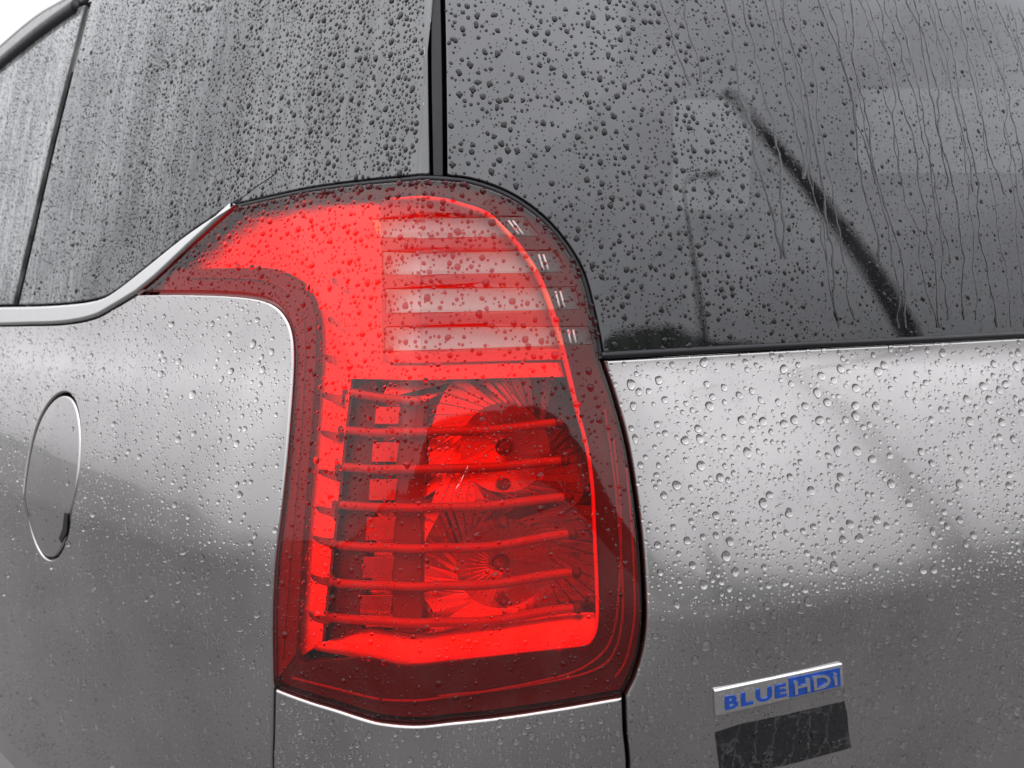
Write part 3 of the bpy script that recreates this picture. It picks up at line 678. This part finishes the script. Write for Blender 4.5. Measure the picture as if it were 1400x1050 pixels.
# cabin: dark lining with the far window openings that show as pale patches through the tinted rear glass
def cabin():
    e = bpy.data.objects.new('cabin', None); C.objects.link(e); e.parent = car; e.location = (0.6, 0.6, 0.5)
    o = Vector((-BASE.x - 0.6, -BASE.y - 0.6, -0.5)); Y = 1.5
    def wall(name, vs, fs):
        a = link(name, mesh_np(name, vs, fs, False), M['lining'], e); a.location = o
    def opening(x0, x1, z0, z1, r): return round_corners([(x0, z0), (x1, z0), (x1, z1), (x0, z1)], r, 6)
    holes = [opening(0.307, 0.464, 1.45, 1.664, 0.03), opening(0.655, 1.30, 1.52, 1.685, 0.04)]
    outer = np.array([(-0.5, 0.5), (1.5, 0.5), (1.5, 1.70), (-0.5, 1.70)])
    pts = np.vstack([outer] + holes); con = []; k = 0
    for lp in [outer] + holes: con += [(k + i, k + (i + 1) % len(lp)) for i in range(len(lp))]; k += len(lp)
    cv, ce, cf, _, _, _ = delaunay_2d_cdt([Vector(p) for p in pts.tolist()], con, [], 0, 1e-7)
    cv = np.array([v[:] for v in cv]); cf = [f for f in cf if not any(inside(cv[list(f)].mean(0)[None], h)[0] for h in holes)]
    n = len(cv); v = np.vstack([np.column_stack([cv[:, 0], np.full(n, Y), cv[:, 1]]), np.column_stack([cv[:, 0], np.full(n, Y + 0.03), cv[:, 1]])])
    wall('far_wall', v, [tuple(f) for f in cf] + [tuple(i + n for i in f)[::-1] for f in cf])
    wall('side_wall', [(-0.5, 1.05, 0.5), (-0.5, Y, 0.5), (-0.5, Y, 1.7), (-0.5, 1.05, 1.7)], [(0, 1, 2, 3)])
    wall('side_wall', [(1.02, 1.24, 0.5), (1.5, Y, 0.5), (1.5, Y, 1.7), (1.02, 1.24, 1.7)], [(0, 1, 2, 3)])
    roofp = [(-0.5, 1.05), (-0.1, 0.86), (0.4, 0.98), (1.02, 1.24), (1.5, Y), (-0.5, Y)]
    wall('headliner', [(x, y, 1.70) for x, y in roofp], [(0, 1, 2, 3, 4, 5)])
    wall('cabin_floor', [(x, y, 0.7) for x, y in roofp], [(0, 1, 2, 3, 4, 5)])
cabin()

# ------------------------------------------------------------------ tail lamp
lamp = bpy.data.objects.new('tail_lamp', None); C.objects.link(lamp); lamp.parent = car
bp = skin(0.0, 0.905, 0.03); lamp.location = Vector(bp) - BASE
lamp['label'] = 'large red wraparound tail lamp with four clear stripes'
def lp_link(o):
    o.parent = lamp; o.location = -Vector(bp); return o
def lpanel(name, *a, **k): return lp_link(panel(name, *a, parent=None, **k))
STR = [round_corners(OUT['stripe%d' % i], 0.002, 4) for i in (1, 2, 3, 4)]
lens = lpanel('lens', LAMP, M['lens'], gap=0.0014, r=0.0026, thick=0.010, holes=STR, hole_gap=0.0, hole_r=0.0004, hole_thick=0.0008, grid=0.006)
for q in STR: lpanel('clear_stripe', q, M['clear'], gap=0.00005, r=0.0004, thick=0.002, grid=0.006, depth=0.0002)
lpanel('housing', LAMP, M['housing'], depth=0.056, gap=0.004, r=0.0, thick=-0.046, grid=0.012)
BEZ = loop(spline(OUT['bezel_in'], 0.004, closed=True))
lpanel('bezel', LAMP, M['bezel'], depth=0.0075, gap=0.0025, r=0.001, thick=0.012, holes=[BEZ], grid=0.008)
lpanel('sky_lit_rim', straight(OUT['sky_lit_rim']), M['rim'], depth=0.0062, r=0.0006, thick=0.001, grid=0.006)  # overlay on the bezel's left, painted lighter to stand in for skylight there
lpanel('stripe_reflector', straight(OUT['stripe_back']), M['pearl'], depth=0.0152, r=0.001, thick=0.004, grid=0.006)
lpanel('chrome_plate', straight(OUT['chrome_plate']), M['satin_plate'], depth=0.014, r=0.001, thick=0.004, grid=0.006)
lpanel('smoked_panel', straight(OUT['smoked_panel']), M['pink'], depth=0.0162, r=0.001, thick=0.004)
lpanel('reflex_strip', straight(OUT['reflex_strip']), M['orange'], depth=0.010, r=0.001, thick=0.004, grid=0.004)
lp_link(tube('light_guide', 'guide', 0.0065, lambda t, q: np.interp(t, [0, 0.08, 0.35, 0.5, 1], [0.0012, 0.0022, 0.0030, 0.0018, 0.0016]), M['guide'], None, seg=10))

def reflector(name, centre, bounds, na, nr, swirl, seed):
    """Bowl of radial facets round a bulb, each facet tilted like a louvre."""
    r_ = np.random.default_rng(seed); cs, cz = centre; x0, x1, z0, z1 = bounds
    v, f = [], []
    rads = np.array([0.008, 0.042, 0.080, 0.15])
    for i in range(nr):
        off = r_.random() * 0.4
        for j in range(na):
            a0 = 2 * math.pi * (j + off) / na; a1 = 2 * math.pi * (j + 1 + off) / na
            q = []
            tilt = rads[i] * 2 * math.pi / na * r_.uniform(0.14, 0.34)
            for (rr, aa, lift) in ((rads[i], a0, 0), (rads[i + 1], a0 + swirl, 0), (rads[i + 1], a1 + swirl, tilt * 1.6), (rads[i], a1, tilt)):
                s = cs + rr * math.cos(aa); z = cz + rr * math.sin(aa)
                s = min(max(s, x0), x1); z = min(max(z, z0), z1)
                q.append((s, z, 0.050 - 0.16 * max(0, math.hypot((s - cs) * 0.6, z - cz))**1.15 - lift))
            qq = np.array(q)
            ar = abs(area(qq[:, :2]))
            if ar < 2e-7: continue
            p = skin(qq[:, 0], qq[:, 1], qq[:, 2]); b = len(v); v.extend(p.tolist()); f.append((b, b + 1, b + 2, b + 3))
    return lp_link(link(name, mesh_np(name, v, f, False), M['mirror'], None, kind='stuff'))
c0, c1 = OUT['swirl0'][0], OUT['swirl1'][0]
zm = (c0[1] + c1[1]) / 2
reflector('reflector', c0, (-0.055, 0.165, zm, 1.20), 42, 3, 0.42, 3)
reflector('reflector', c1, (-0.055, 0.165, 0.955, zm), 42, 3, -0.40, 4)
for i in range(7):
    k = 'bar%d' % i
    q = spline(OUT[k], 0.0018)
    rib = np.where(np.arange(len(q)) % 2 == 0, 0.0044, 0.0041); rib[:2] *= [0.55, 0.85]; rib[-2:] *= [0.85, 0.55]
    bo = lp_link(tube('light_bar', OUT[k], 0.0185, lambda t, q: rib[:len(t)] if len(t) <= len(rib) else 0.005, M['bar'], None, seg=10, step=0.0018))
    for e in ((0, -1) if i else (0,)):
        sz = OUT[k][e]; t, u, n = skin_frame(sz[0], sz[1])
        lp_link(blob('bar_cap', skin(sz[0] + (0.002 if e else -0.002), sz[1], 0.0175), [t, u, n], (0.0048, 0.0054, 0.0054), M['smoke'], None))
lpanel('inner_post', straight(OUT['post']), M['smoke'], depth=0.026, r=0.001, thick=0.02, grid=0.006)
lpanel('divider', straight(OUT['divider']), M['grey'], depth=0.027, r=0.001, thick=0.016, grid=0.006)
for i in range(6): lpanel('reflector_tile', straight(OUT['tile%d' % i]), M['mirror'], depth=0.025, r=0.0008, thick=0.01, grid=0.005)
for i in range(10):
    p = np.array(OUT['fin%d' % i]); zt = p[:, 1].max(); s0, s1 = p[0, 0], p[2, 0]
    n = 8; v, f = [], []
    for k in range(n + 1):
        t = k / n; s = s0 + (s1 - s0) * t; w_ = 0.0105 * math.sin(math.pi * min(t * 0.75, 1))**0.8
        z = np.interp(t, [0, .45, 1], p[[0, 1, 2], 1]); zb = np.interp(t, [0, .45, 1], [p[0, 1] - 0.001, p[4, 1] - 0.002, p[3, 1] - 0.002])
        for (zz, dd) in ((z, 0.0145), (z - 0.001, 0.0145 - w_), (zb, 0.0145 - w_ * 0.9), (zb, 0.0145)): v.append(skin(s, zz, dd))
    for k in range(n):
        for a in range(4): b = (a + 1) % 4; f.append((k*4 + a, k*4 + b, (k+1)*4 + b, (k+1)*4 + a))
    f += [(3, 2, 1, 0), tuple(n*4 + a for a in range(4))]
    lp_link(link('fin', mesh_np('fin', v, f, False), M['mirror'], None))
def ledge():
    a = spline(OUT['ledge_front'], 0.004); b = spline(OUT['ledge_back'], 0.004); n = 60
    ra = np.stack([np.interp(np.linspace(0, 1, n), np.linspace(0, 1, len(a)), a[:, k]) for k in (0, 1)], 1)
    rb = np.stack([np.interp(np.linspace(0, 1, n), np.linspace(0, 1, len(b)), b[:, k]) for k in (0, 1)], 1)
    v, f = [], []
    rows = [(ra, 0.0105, -0.004), (ra, 0.0095, 0), (0.5 * (ra + rb), 0.0145, 0.0), (rb, 0.0200, 0), (rb, 0.026, 0.001)]
    for q, d, dz in rows: v.append(skin(q[:, 0], q[:, 1] + dz, d))
    v = np.vstack(v)
    for k in range(len(rows) - 1):
        for i in range(n - 1): f.append((k*n + i, k*n + i + 1, (k+1)*n + i + 1, (k+1)*n + i))
    lp_link(link('ledge', mesh_np('ledge', v, f, True), M['satin_plate'], None, label='bright red ledge along the bottom of the lamp'))
ledge()
for i in range(5):
    sz = OUT['bulb%d' % i][0]; t, u, n = skin_frame(sz[0], sz[1])
    lp_link(blob('bulb', skin(sz[0], sz[1], 0.036), [t, u, n], (0.0058, 0.0058, 0.009), M['grey'], None))
for k in ('scuff1',): lp_link(tube('scuff', k, 0.00015, lambda t, q: 0.0003 * (0.3 + np.abs(np.sin(t * 9))), M['scuff'], None, seg=5, step=0.002))
for k in ('rib1', 'rib2', 'rib3', 'rib4'): lp_link(tube('lens_rib', k, 0.0055, 0.0012, M['rib'], None, seg=8))

for q in OUT['stripe1'], OUT['stripe2'], OUT['stripe3'], OUT['stripe4']:
    q = np.array(q)
    for t_ in (0.90, 0.925):
        a = q[0] * (1 - t_) + q[1] * t_; b = q[3] * (1 - t_) + q[2] * t_
        lp_link(tube('reflector_pin', [tuple(a * 0.85 + b * 0.15), tuple(a * 0.15 + b * 0.85)], 0.004, 0.0009, M['white'], None, seg=6))
# ------------------------------------------------------------------ badge and decal on the tailgate
def badge():
    q = np.array(OUT['badge']); e = bpy.data.objects.new('badge', None); C.objects.link(e); e.parent = car
    org = skin(*q.mean(0), 0.0); e.location = Vector(org) - BASE
    e['label'] = 'small chrome and blue badge reading BLUEHDi'
    L, H = 0.5 * (np.linalg.norm(skin0(*q[1]) - skin0(*q[0])) + np.linalg.norm(skin0(*q[2]) - skin0(*q[3]))), 0.026
    def sz(x, y):       # place on the badge, in metres from its lower left corner, to a place on the skin
        u, v = np.asarray(x) / L, np.asarray(y) / H; u, v = u[..., None], v[..., None]
        f = lambda k: np.stack([np.polyval(np.polyfit(np.linspace(0, 1, 9), np.array(OUT[k])[:, c], 2), u[..., 0]) for c in (0, 1)], -1)
        return (1 - v) * f('badge_low') + v * f('badge_high')
    def bl(o): o.parent = e; o.location = -Vector(org); return o
    def plate(name, x0, x1, y0, y1, h, mat, rad, r):
        pts = round_corners([(x0, y0), (x1, y0), (x1, y1), (x0, y1)], rad, 5); pts = sz(pts[:, 0], pts[:, 1])
        return bl(panel(name, pts, mat, None, depth=-h, r=r, thick=h + 0.0005, grid=0.005))
    plate('badge_plate', 0, L, 0, H, 0.0032, M['chrome'], 0.0025, 0.0022)
    bx0, bx1 = L * 0.57, L * 0.968
    plate('blue_field', bx0, bx1, 0.0024, H - 0.0036, 0.0036, M['blue'], 0.0006, 0.0003)
    def letters(txt, x0, x1, y0, h, mat, z, bold):
        wtot = 0; items = []
        for ch in txt:
            cu = bpy.data.curves.new('letter', 'FONT'); cu.body = ch; cu.size = 1.0; cu.extrude = 0.03; cu.offset = bold; cu.resolution_u = 4
            to = bpy.data.objects.new('tmp', cu); C.objects.link(to)
            me = bpy.data.meshes.new_from_object(to.evaluated_get(bpy.context.evaluated_depsgraph_get())); bpy.data.objects.remove(to)
            co = np.array([v.co[:] for v in me.vertices]); items.append((me, co)); wtot += np.ptp(co[:, 0])
        gap_ = 0.14; cap = max(np.ptp(c[:, 1]) for _, c in items); ky = h / cap; kx = (x1 - x0) / (wtot + gap_ * (len(txt) - 1)); xx = x0
        for me, co in items:
            p_ = sz((co[:, 0] - co[:, 0].min()) * kx + xx, (co[:, 1] - co[:, 1].min()) * ky + y0)
            w3 = skin(p_[:, 0], p_[:, 1], -(z + np.where(co[:, 2] > 0, 0.0005, -0.0005)))
            me.vertices.foreach_set('co', w3.ravel().astype(np.float32)); me.update(); xx += (np.ptp(co[:, 0]) + gap_) * kx
            me.materials.clear(); bl(link('letter', me, mat, None))
    letters('BLUE', L * 0.075, bx0 - 0.0030, 0.0052, H - 0.0125, M['blue'], 0.0035, 0.035)
    letters('HDi', bx0 + 0.0055, bx1 - 0.0040, 0.0048, H - 0.0118, M['chrome'], 0.0040, 0.012)
    # beads of rain on the plate
    rb_ = np.random.default_rng(12); k = 150; xy = rb_.random((k, 2)) * [L - 0.004, H - 0.005] + 0.002
    return sz(xy[:, 0], xy[:, 1]), rb_.uniform(0.0004, 0.0011, k)
BADGE_DROPS = badge()
panel('decal', straight(OUT['decal']), M['decal'], car, depth=-0.0004, r=0.0002, thick=0.0006, grid=0.006, label='black weathered sticker strip below the badge')

panel('flap_notch', straight(OUT['notch'], 0.003), M['black'], car, depth=-0.0008, r=0.0006, thick=0.004, grid=0.004, label='black finger notch at the edge of the fuel flap')
# ------------------------------------------------------------------ rain water: drops and runs
def dome(seg, rings):
    rho = np.concatenate([np.sin(np.linspace(math.pi / 2, 0.12, rings)), [0.0]]) if rings > 1 else np.array([1.0, 0.0])
    rho = np.array({2: [1, .72, 0], 3: [1, .86, .5, 0], 4: [1, .93, .74, .42, 0]}[rings])
    th = np.arange(seg) * 2 * math.pi / seg; v = [(r, t) for r in rho[:-1] for t in th] + [(0.0, 0.0)]; f = []
    for k in range(rings - 1):
        for j in range(seg): a, b = k*seg + j, k*seg + (j + 1) % seg; f += [(a, b, b + seg), (a, b + seg, a + seg)]
    k = (rings - 1) * seg
    for j in range(seg): f.append((k + j, k + (j + 1) % seg, k + seg))
    return np.array(v), np.array(f)
DOMES = {0: dome(8, 3), 1: dome(12, 3), 2: dome(16, 4)}
def scatter(poly, holes, n, rad, dens, margin, seed, sp=1.12):
    r_ = np.random.default_rng(seed); lo, hi = poly.min(0), poly.max(0)
    p = lo + r_.random((n, 2)) * (hi - lo)
    ok = inside(p, poly)
    for h in holes: ok &= ~inside(p, h)
    p = p[ok]; p = p[r_.random(len(p)) < dens(p[:, 0], p[:, 1], r_)]
    R = rad(p[:, 0], p[:, 1], r_)
    d = edge_dist(p, [poly] + list(holes)); k = d > R * 0.9 + margin; p, R = p[k], R[k]
    k = np.ones(len(p), bool) if poly is not SIDE else p[:, 0] < -0.016; p, R = p[k], R[k]
    order = np.argsort(-R); p, R = p[order], R[order]
    cell = 0.006; grid = {}; keep = []
    for i in range(len(p)):
        x, y, rr = p[i, 0], p[i, 1], R[i]; cx, cy_ = int(x // cell), int(y // cell); bad = False
        for a in (-1, 0, 1):
            for b in (-1, 0, 1):
                for j in grid.get((cx + a, cy_ + b), ()):
                    if (p[j, 0] - x)**2 + (p[j, 1] - y)**2 < ((R[j] + rr) * sp)**2: bad = True; break
                if bad: break
            if bad: break
        if not bad: keep.append(i); grid.setdefault((cx, cy_), []).append(i)
    return p[keep], R[keep]
def drops(name, label, p, R, seed, flat=0.5, base=0.0, irr=0.16, sag=0.18, mat='water'):
    r_ = np.random.default_rng(seed); t, u, n = skin_frame(p[:, 0], p[:, 1]); o0 = skin0(p[:, 0], p[:, 1]) - n * base
    V, F, off = [], [], 0
    for lev, (a, b) in enumerate(((0, 0.0011), (0.0011, 0.0022), (0.0022, 1))):
        sel = np.where((R >= a) & (R < b))[0]
        if not len(sel): continue
        dv, df = DOMES[lev]; m = len(sel); rho, th = dv[:, 0], dv[:, 1]
        amp = np.clip((R[sel] - 0.0005) / 0.002, 0.2, 1) * irr
        wob = 1 + sum((amp * r_.normal(0, 0.6 / k**0.5, m))[:, None] * np.cos(k * th[None] + r_.random(m)[:, None] * 6.28) for k in (2, 3, 4))
        lx = rho[None] * np.cos(th)[None] * wob * R[sel][:, None]; ly = rho[None] * np.sin(th)[None] * wob * R[sel][:, None]
        st = 1 + np.abs(r_.normal(0, 0.18, m))[:, None]; ly = np.where(ly < 0, ly * st * 1.08, ly * 0.96)
        H = (flat * r_.uniform(0.8, 1.2, m) * R[sel])[:, None]
        Rs = (R[sel][:, None]**2 + H**2) / (2 * H)
        h = np.sqrt(np.maximum(Rs**2 - (rho[None] * R[sel][:, None])**2, 0)) - (Rs - H) - 0.00006
        ly = ly - sag * R[sel][:, None] * (1 - rho[None]**2)
        P = o0[sel][:, None] + t[sel][:, None] * lx[..., None] + u[sel][:, None] * ly[..., None] + n[sel][:, None] * h[..., None]
        V.append(P.reshape(-1, 3)); F.append((df[None] + (np.arange(m) * len(dv))[:, None, None]).reshape(-1, 3) + off); off += m * len(dv)
    V = np.vstack(V).astype(np.float32); F = np.vstack(F).astype(np.int32)
    me = bpy.data.meshes.new(name); me.vertices.add(len(V)); me.vertices.foreach_set('co', V.ravel())
    me.loops.add(F.size); me.loops.foreach_set('vertex_index', F.ravel()); me.polygons.add(len(F))
    me.polygons.foreach_set('loop_start', np.arange(0, F.size, 3, dtype=np.int32))
    me.polygons.foreach_set('use_smooth', np.ones(len(F), bool)); me.update(); me.validate()
    o = link(name, me, M[mat], None, label=label, kind='stuff'); o['category'] = 'raindrops'
    return o
def lognorm(r_, n, med, sg, lo, hi): return np.clip(med * np.exp(r_.normal(0, sg, n)), lo, hi)
_tab = np.random.default_rng(77).random(4000)
def streak(s, w):   # value noise along the body
    x = s / w + 1000; i = np.floor(x).astype(int); f = x - i; f = f * f * (3 - 2 * f)
    return _tab[i % 4000] * (1 - f) + _tab[(i + 1) % 4000] * f

# tailgate: big drops near the window ledge, fine ones below the crease
def rad_gate(s, z, r_):
    k = np.interp(z, [0.9, 0.97, 1.02, 1.1, 1.2], [1.0, 1.0, 0.95, 1.0, 1.12])
    big = np.where((r_.random(len(s)) < np.interp(z, [0.95, 1.05, 1.2], [0.015, 0.05, 0.12])), 2.1, 1.0)
    return np.clip(lognorm(r_, len(s), 0.00100, 0.50, 0.0004, 0.006) * k * big, 0.0004, 0.0046)
def den_gate(s, z, r_): return np.interp(z, [0.8, 1.0, 1.1, 1.2], [1, 0.9, 0.55, 0.34]) * (0.55 + 0.9 * streak(s, 0.004))
GATEV = inset(GATE, 0.003)
bq = np.array(OUT['badge']); bq = bq + (bq - bq.mean(0)) * 0.03
near = lambda p: p[(p[:, 0] < 0.8) & (p[:, 1] > 0.78)]
VIEWG = ccw(loop('-window_low', 'lamp_gate', 'gate_gap', [(0.85, 0.62)])); VIEWG = np.clip(VIEWG, [-2, 0.76], [0.82, 2])
DECAL = ccw(straight(OUT['decal']))
p, R = scatter(DECAL, [], 700, rad_gate, lambda s, z, r_: 0.8 + 0 * s, 0.0006, 41); drops('raindrops', 'beads of rain on the black sticker strip', p, R, 42, 0.6, base=-0.0004)
p, R = scatter(VIEWG, [bq, DECAL], 30000, rad_gate, den_gate, 0.0015, 21); drops('raindrops', 'beads of rain on the silver tailgate panel', p, R, 31, 0.70)
drops('raindrops', 'tiny beads of rain on the chrome badge', BADGE_DROPS[0], BADGE_DROPS[1], 43, 0.6, base=-0.0034)
# quarter panel
def rad_q(s, z, r_):
    k = np.interp(s, [-0.9, -0.5, -0.2], [0.8, 0.8, 1.0]) * np.interp(z, [0.9, 1.0, 1.1], [0.95, 0.95, 1.0])
    return np.clip(lognorm(r_, len(s), 0.00098, 0.46, 0.0004, 0.005) * k * np.where(r_.random(len(s)) < 0.03, 2.0, 1), 0.00038, 0.004)
VIEWQ = np.clip(QUARTER, [-0.98, 0.58], [2, 2])
FL2 = ccw(FLAP)
p, R = scatter(VIEWQ, [FL2], 36000, rad_q, lambda s, z, r_: 0.35 + 0.7 * streak(s, 0.006), 0.002, 22); drops('raindrops', 'beads of rain on the silver side panel left of the lamp', p, R, 32, 0.70)
p, R = scatter(inset(FL2, 0.003), [], 700, rad_q, lambda s, z, r_: 0.5 + 0 * s, 0.002, 23); drops('raindrops', 'few beads of rain on the oval fuel flap', p, R, 33, 0.5, base=0.0006)
# bumper corner under the lamp
VB = np.clip(loop('lamp_bottom', 'side_gap', '-gate_gap'), [-2, 0.78], [2, 2])
p, R = scatter(VB, [], 4200, lambda s, z, r_: np.clip(lognorm(r_, len(s), 0.0011, 0.45, 0.0004, 0.003), 0.0004, 0.003), lambda s, z, r_: 0.4 + 0.5 * streak(s, 0.004), 0.003, 24)
drops('raindrops', 'beads of rain on the silver bumper corner below the lamp', p, R, 34, 0.82)
# lamp
def rad_l(s, z, r_):
    return np.clip(lognorm(r_, len(s), 0.00100, 0.42, 0.00035, 0.004) * np.interp(z, [0.95, 1.2, 1.33], [0.8, 1.0, 1.25]) * np.where(r_.random(len(s)) < 0.04, 1.9, 1), 0.00035, 0.0034)
p, R = scatter(LAMP, [], 19000, rad_l, lambda s, z, r_: np.interp(s, [-0.4, -0.15, 0.02, 0.12], [0.8, 0.75, 0.55, 0.42]) + 0 * z, 0.002, 25)
drops('raindrops', 'beads of rain on the red tail lamp lens', p, R, 35, 0.6, mat='water_red')
# beads that sit along the lamp's top rim
tt = np.vstack([spline(OUT['lamp_top'], 0.004), spline(OUT['lamp_glass'], 0.004)]); r_ = np.random.default_rng(8)
k = r_.random(len(tt)) < 0.55; p = tt[k] + r_.normal(0, 0.0012, (k.sum(), 2)) - [0, 0.005]; drops('raindrops', 'row of larger beads along the top rim of the lamp', p, r_.uniform(0.0012, 0.0032, len(p)), 36, 0.7, mat='water_red')
# quarter window: dense small beads, finer and denser towards the door
def rad_s(s, z, r_):
    k = np.interp(s, [-0.8, -0.5, -0.2, 0.0], [0.62, 0.72, 1.0, 1.1])
    return np.clip(lognorm(r_, len(s), 0.00096, 0.42, 0.0005, 0.005) * k * np.where(r_.random(len(s)) < 0.03, 1.7, 1), 0.00045, 0.0034)
def den_s(s, z, r_): return np.clip(np.interp(s, [-0.8, -0.35, -0.1, 0.0], [1.0, 0.9, 0.7, 0.6]) * (0.25 + 1.1 * streak(s + 0.06 * (z - 1.3), 0.012)), 0, 1)
p, R = scatter(SIDE, [], 70000, rad_s, den_s, 0.003, 26, 1.06); drops('raindrops', 'dense small beads of rain on the dark quarter window', p, R, 37, 0.5, base=0.001, mat='water_dark')
DV = np.clip(DOORG, [-1.05, 1], [2, 2])
p, R = scatter(DV, [], 24000, lambda s, z, r_: np.clip(lognorm(r_, len(s), 0.0008, 0.3, 0.0005, 0.002), 0.0005, 0.002), lambda s, z, r_: 0.2 + 0.8 * streak(s, 0.014), 0.003, 27, 1.05)
drops('raindrops', 'fine misty beads of rain on the rear door window', p, R, 38, 0.5, base=0.001, mat='water_dark')
# rear window: scattered ragged drops on the left, finer mist between the runs on the right
def rad_r(s, z, r_):
    k = np.interp(s, [0.03, 0.3, 0.42, 0.6], [1.0, 1.05, 0.72, 0.6])
    return np.clip(lognorm(r_, len(s), 0.00080, 0.60, 0.00038, 0.005) * k * np.where(r_.random(len(s)) < np.interp(s, [0.2, 0.4], [0.05, 0.015]), 1.7, 1), 0.00038, 0.0030)
VR = np.clip(REAR, [-1, 1], [0.85, 1.62])
runs = []
r_ = np.random.default_rng(91)
s_ = 0.215
while s_ < 0.83:
    s_ += r_.uniform(0.006, 0.024) if s_ > 0.32 else r_.uniform(0.03, 0.05)
    z = 1.62; zl = r_.choice([1.232, 1.232, 1.24, 1.30, 1.38]) if s_ > 0.3 else r_.uniform(1.33, 1.48)
    x = s_ - 0.012; pts = []; v = 0
    while z > zl:
        pts.append((x, z)); z -= 0.004; v = v * 0.55 + r_.normal(0, 0.00075); x += v + 0.00035
    runs.append(np.array(pts))
def den_r(s, z, r_): return np.interp(s, [0.03, 0.3, 0.5], [0.36, 0.5, 0.62]) + 0 * z
p, R = scatter(VR, [], 44000, rad_r, den_r, 0.003, 28, 1.1)
allr = np.vstack(runs); kd = np.ones(len(p), bool)
for i in range(0, len(p), 2000):
    d = np.sqrt(((p[i:i+2000, None] - allr[None])**2).sum(-1)).min(1); kd[i:i+2000] = d > 0.0016 + R[i:i+2000] * 0.9
drops('raindrops', 'ragged drops of rain spread over the dark rear window', p[kd], R[kd], 39, 0.5, base=0.001, irr=0.26, mat='water_dark')
def water_runs():
    V, F = [], []; off = 0; rr = np.random.default_rng(6)
    for q in runs:
        if len(q) < 4: continue
        w0 = rr.uniform(0.0009, 0.0017); t, u, n = skin_frame(q[:, 0], q[:, 1]); o0 = skin0(q[:, 0], q[:, 1]) - n * 0.001
        w_ = w0 * (1 + 0.25 * np.sin(np.arange(len(q)) * 0.9 + rr.random() * 6)); w_[-3:] *= 1.7; w_[0] *= 0.3
        for a, h in ((-1, -0.00004), (-0.6, 0.6), (0, 1), (0.6, 0.6), (1, -0.00004)):
            hh = h * w_ * 0.25 if h > 0 else np.full(len(q), h); V.append(o0 + t * (a * w_)[:, None] + n * hh[:, None])
        m = len(q)
        for k in range(4):
            for i in range(m - 1): F.append((off + k*m + i, off + (k+1)*m + i, off + (k+1)*m + i + 1, off + k*m + i + 1))
        off += 5 * m
    me = mesh_np('water_runs', np.vstack(V), F, True)
    bm = bmesh.new(); bm.from_mesh(me); bmesh.ops.recalc_face_normals(bm, faces=bm.faces); bm.to_mesh(me); bm.free()
    # runs are open sheets: turn every face outwards
    c = np.array([pp.normal[:] for pp in me.polygons]); 
    flip = [i for i, pp in enumerate(me.polygons) if pp.normal.y > 0.3]
    if flip:
        bm = bmesh.new(); bm.from_mesh(me); bm.faces.ensure_lookup_table(); bmesh.ops.reverse_faces(bm, faces=[bm.faces[i] for i in flip]); bm.to_mesh(me); bm.free()
    o = link('water_runs', me, M['water_run'], None, label='thin wavering runs of water down the right of the rear window', kind='stuff'); o['category'] = 'water'
water_runs()

# ------------------------------------------------------------------ masts behind the photographer that mirror in the rear window
def mast_point(p0, az, el, dist):
    a, e = math.radians(az), math.radians(el)
    return np.array([p0[0] + math.sin(a) * dist, p0[1] - math.cos(a) * dist, p0[2] + math.tan(e) * dist])
def street_lamp():
    a = mast_point((0.197, 0.727, 1.24), 48.0, 10, 13.0); b = mast_point((0.165, 0.736, 1.36), 46.0, 25, 13.0)
    e = bpy.data.objects.new('street_lamp', None); C.objects.link(e); e.location = (a[0], a[1], 0)
    e['label'] = 'thin street lamp with short arm mirrored in the rear window'; e['category'] = 'street lamp'
    o = -np.array([a[0], a[1], 0]); top = b + o; foot = np.array([0, 0, 0.0])
    n = 24; t = np.linspace(0, 1, n)[:, None]; pts = foot * (1 - t) + top * t
    v, f = sweep(pts, np.linspace(0.13, 0.06, n), 12); link('mast', mesh_np('mast', v, f), M['pole'], e)
    side = np.array([math.cos(math.radians(47)), math.sin(math.radians(47)), 0])
    th = np.linspace(0, math.pi / 2, 8)[:, None]
    arm = np.vstack([top + np.array([0, 0, -0.05]), top + 0.45 * (side * (1 - np.cos(th)) + np.array([0, 0, 1.0]) * np.sin(th)), top + side * 1.1 + np.array([0, 0, 0.48])])
    v, f = sweep(arm, 0.05, 10); link('arm', mesh_np('arm', v, f), M['pole'], e)
    blob('lamp_head', top + side * 1.35 + np.array([0, 0, 0.47]), [side, np.cross([0, 0, 1], side), [0, 0, 1]], (0.36, 0.13, 0.09), M['pole'], e)
street_lamp()
def leaning_mast():
    a = mast_point((0.415, 0.801, 1.227), 69.3, 3.0, 7.0); b = mast_point((0.222, 0.773, 1.467), 57.3, 35.3, 7.0)
    foot = a + (a - b) * (a[2] / (b[2] - a[2]))
    e = bpy.data.objects.new('leaning_mast', None); C.objects.link(e); e.location = foot
    e['label'] = 'thick dark leaning pole mirrored across the rear window'; e['category'] = 'pole'
    n = 30; t = np.linspace(0, 1, n)[:, None]; pts = (b - foot) * t
    v, f = sweep(pts, np.interp(t[:, 0], [0, 0.5, 1], [0.19, 0.14, 0.08]), 14); link('mast', mesh_np('mast', v, f), M['pole'], e)
    v, f = sweep(np.array([pts[0], pts[1] * 0.6]), 0.30, 14); link('mast_collar', mesh_np('mast_collar', v, f), M['pole'], e)
leaning_mast()
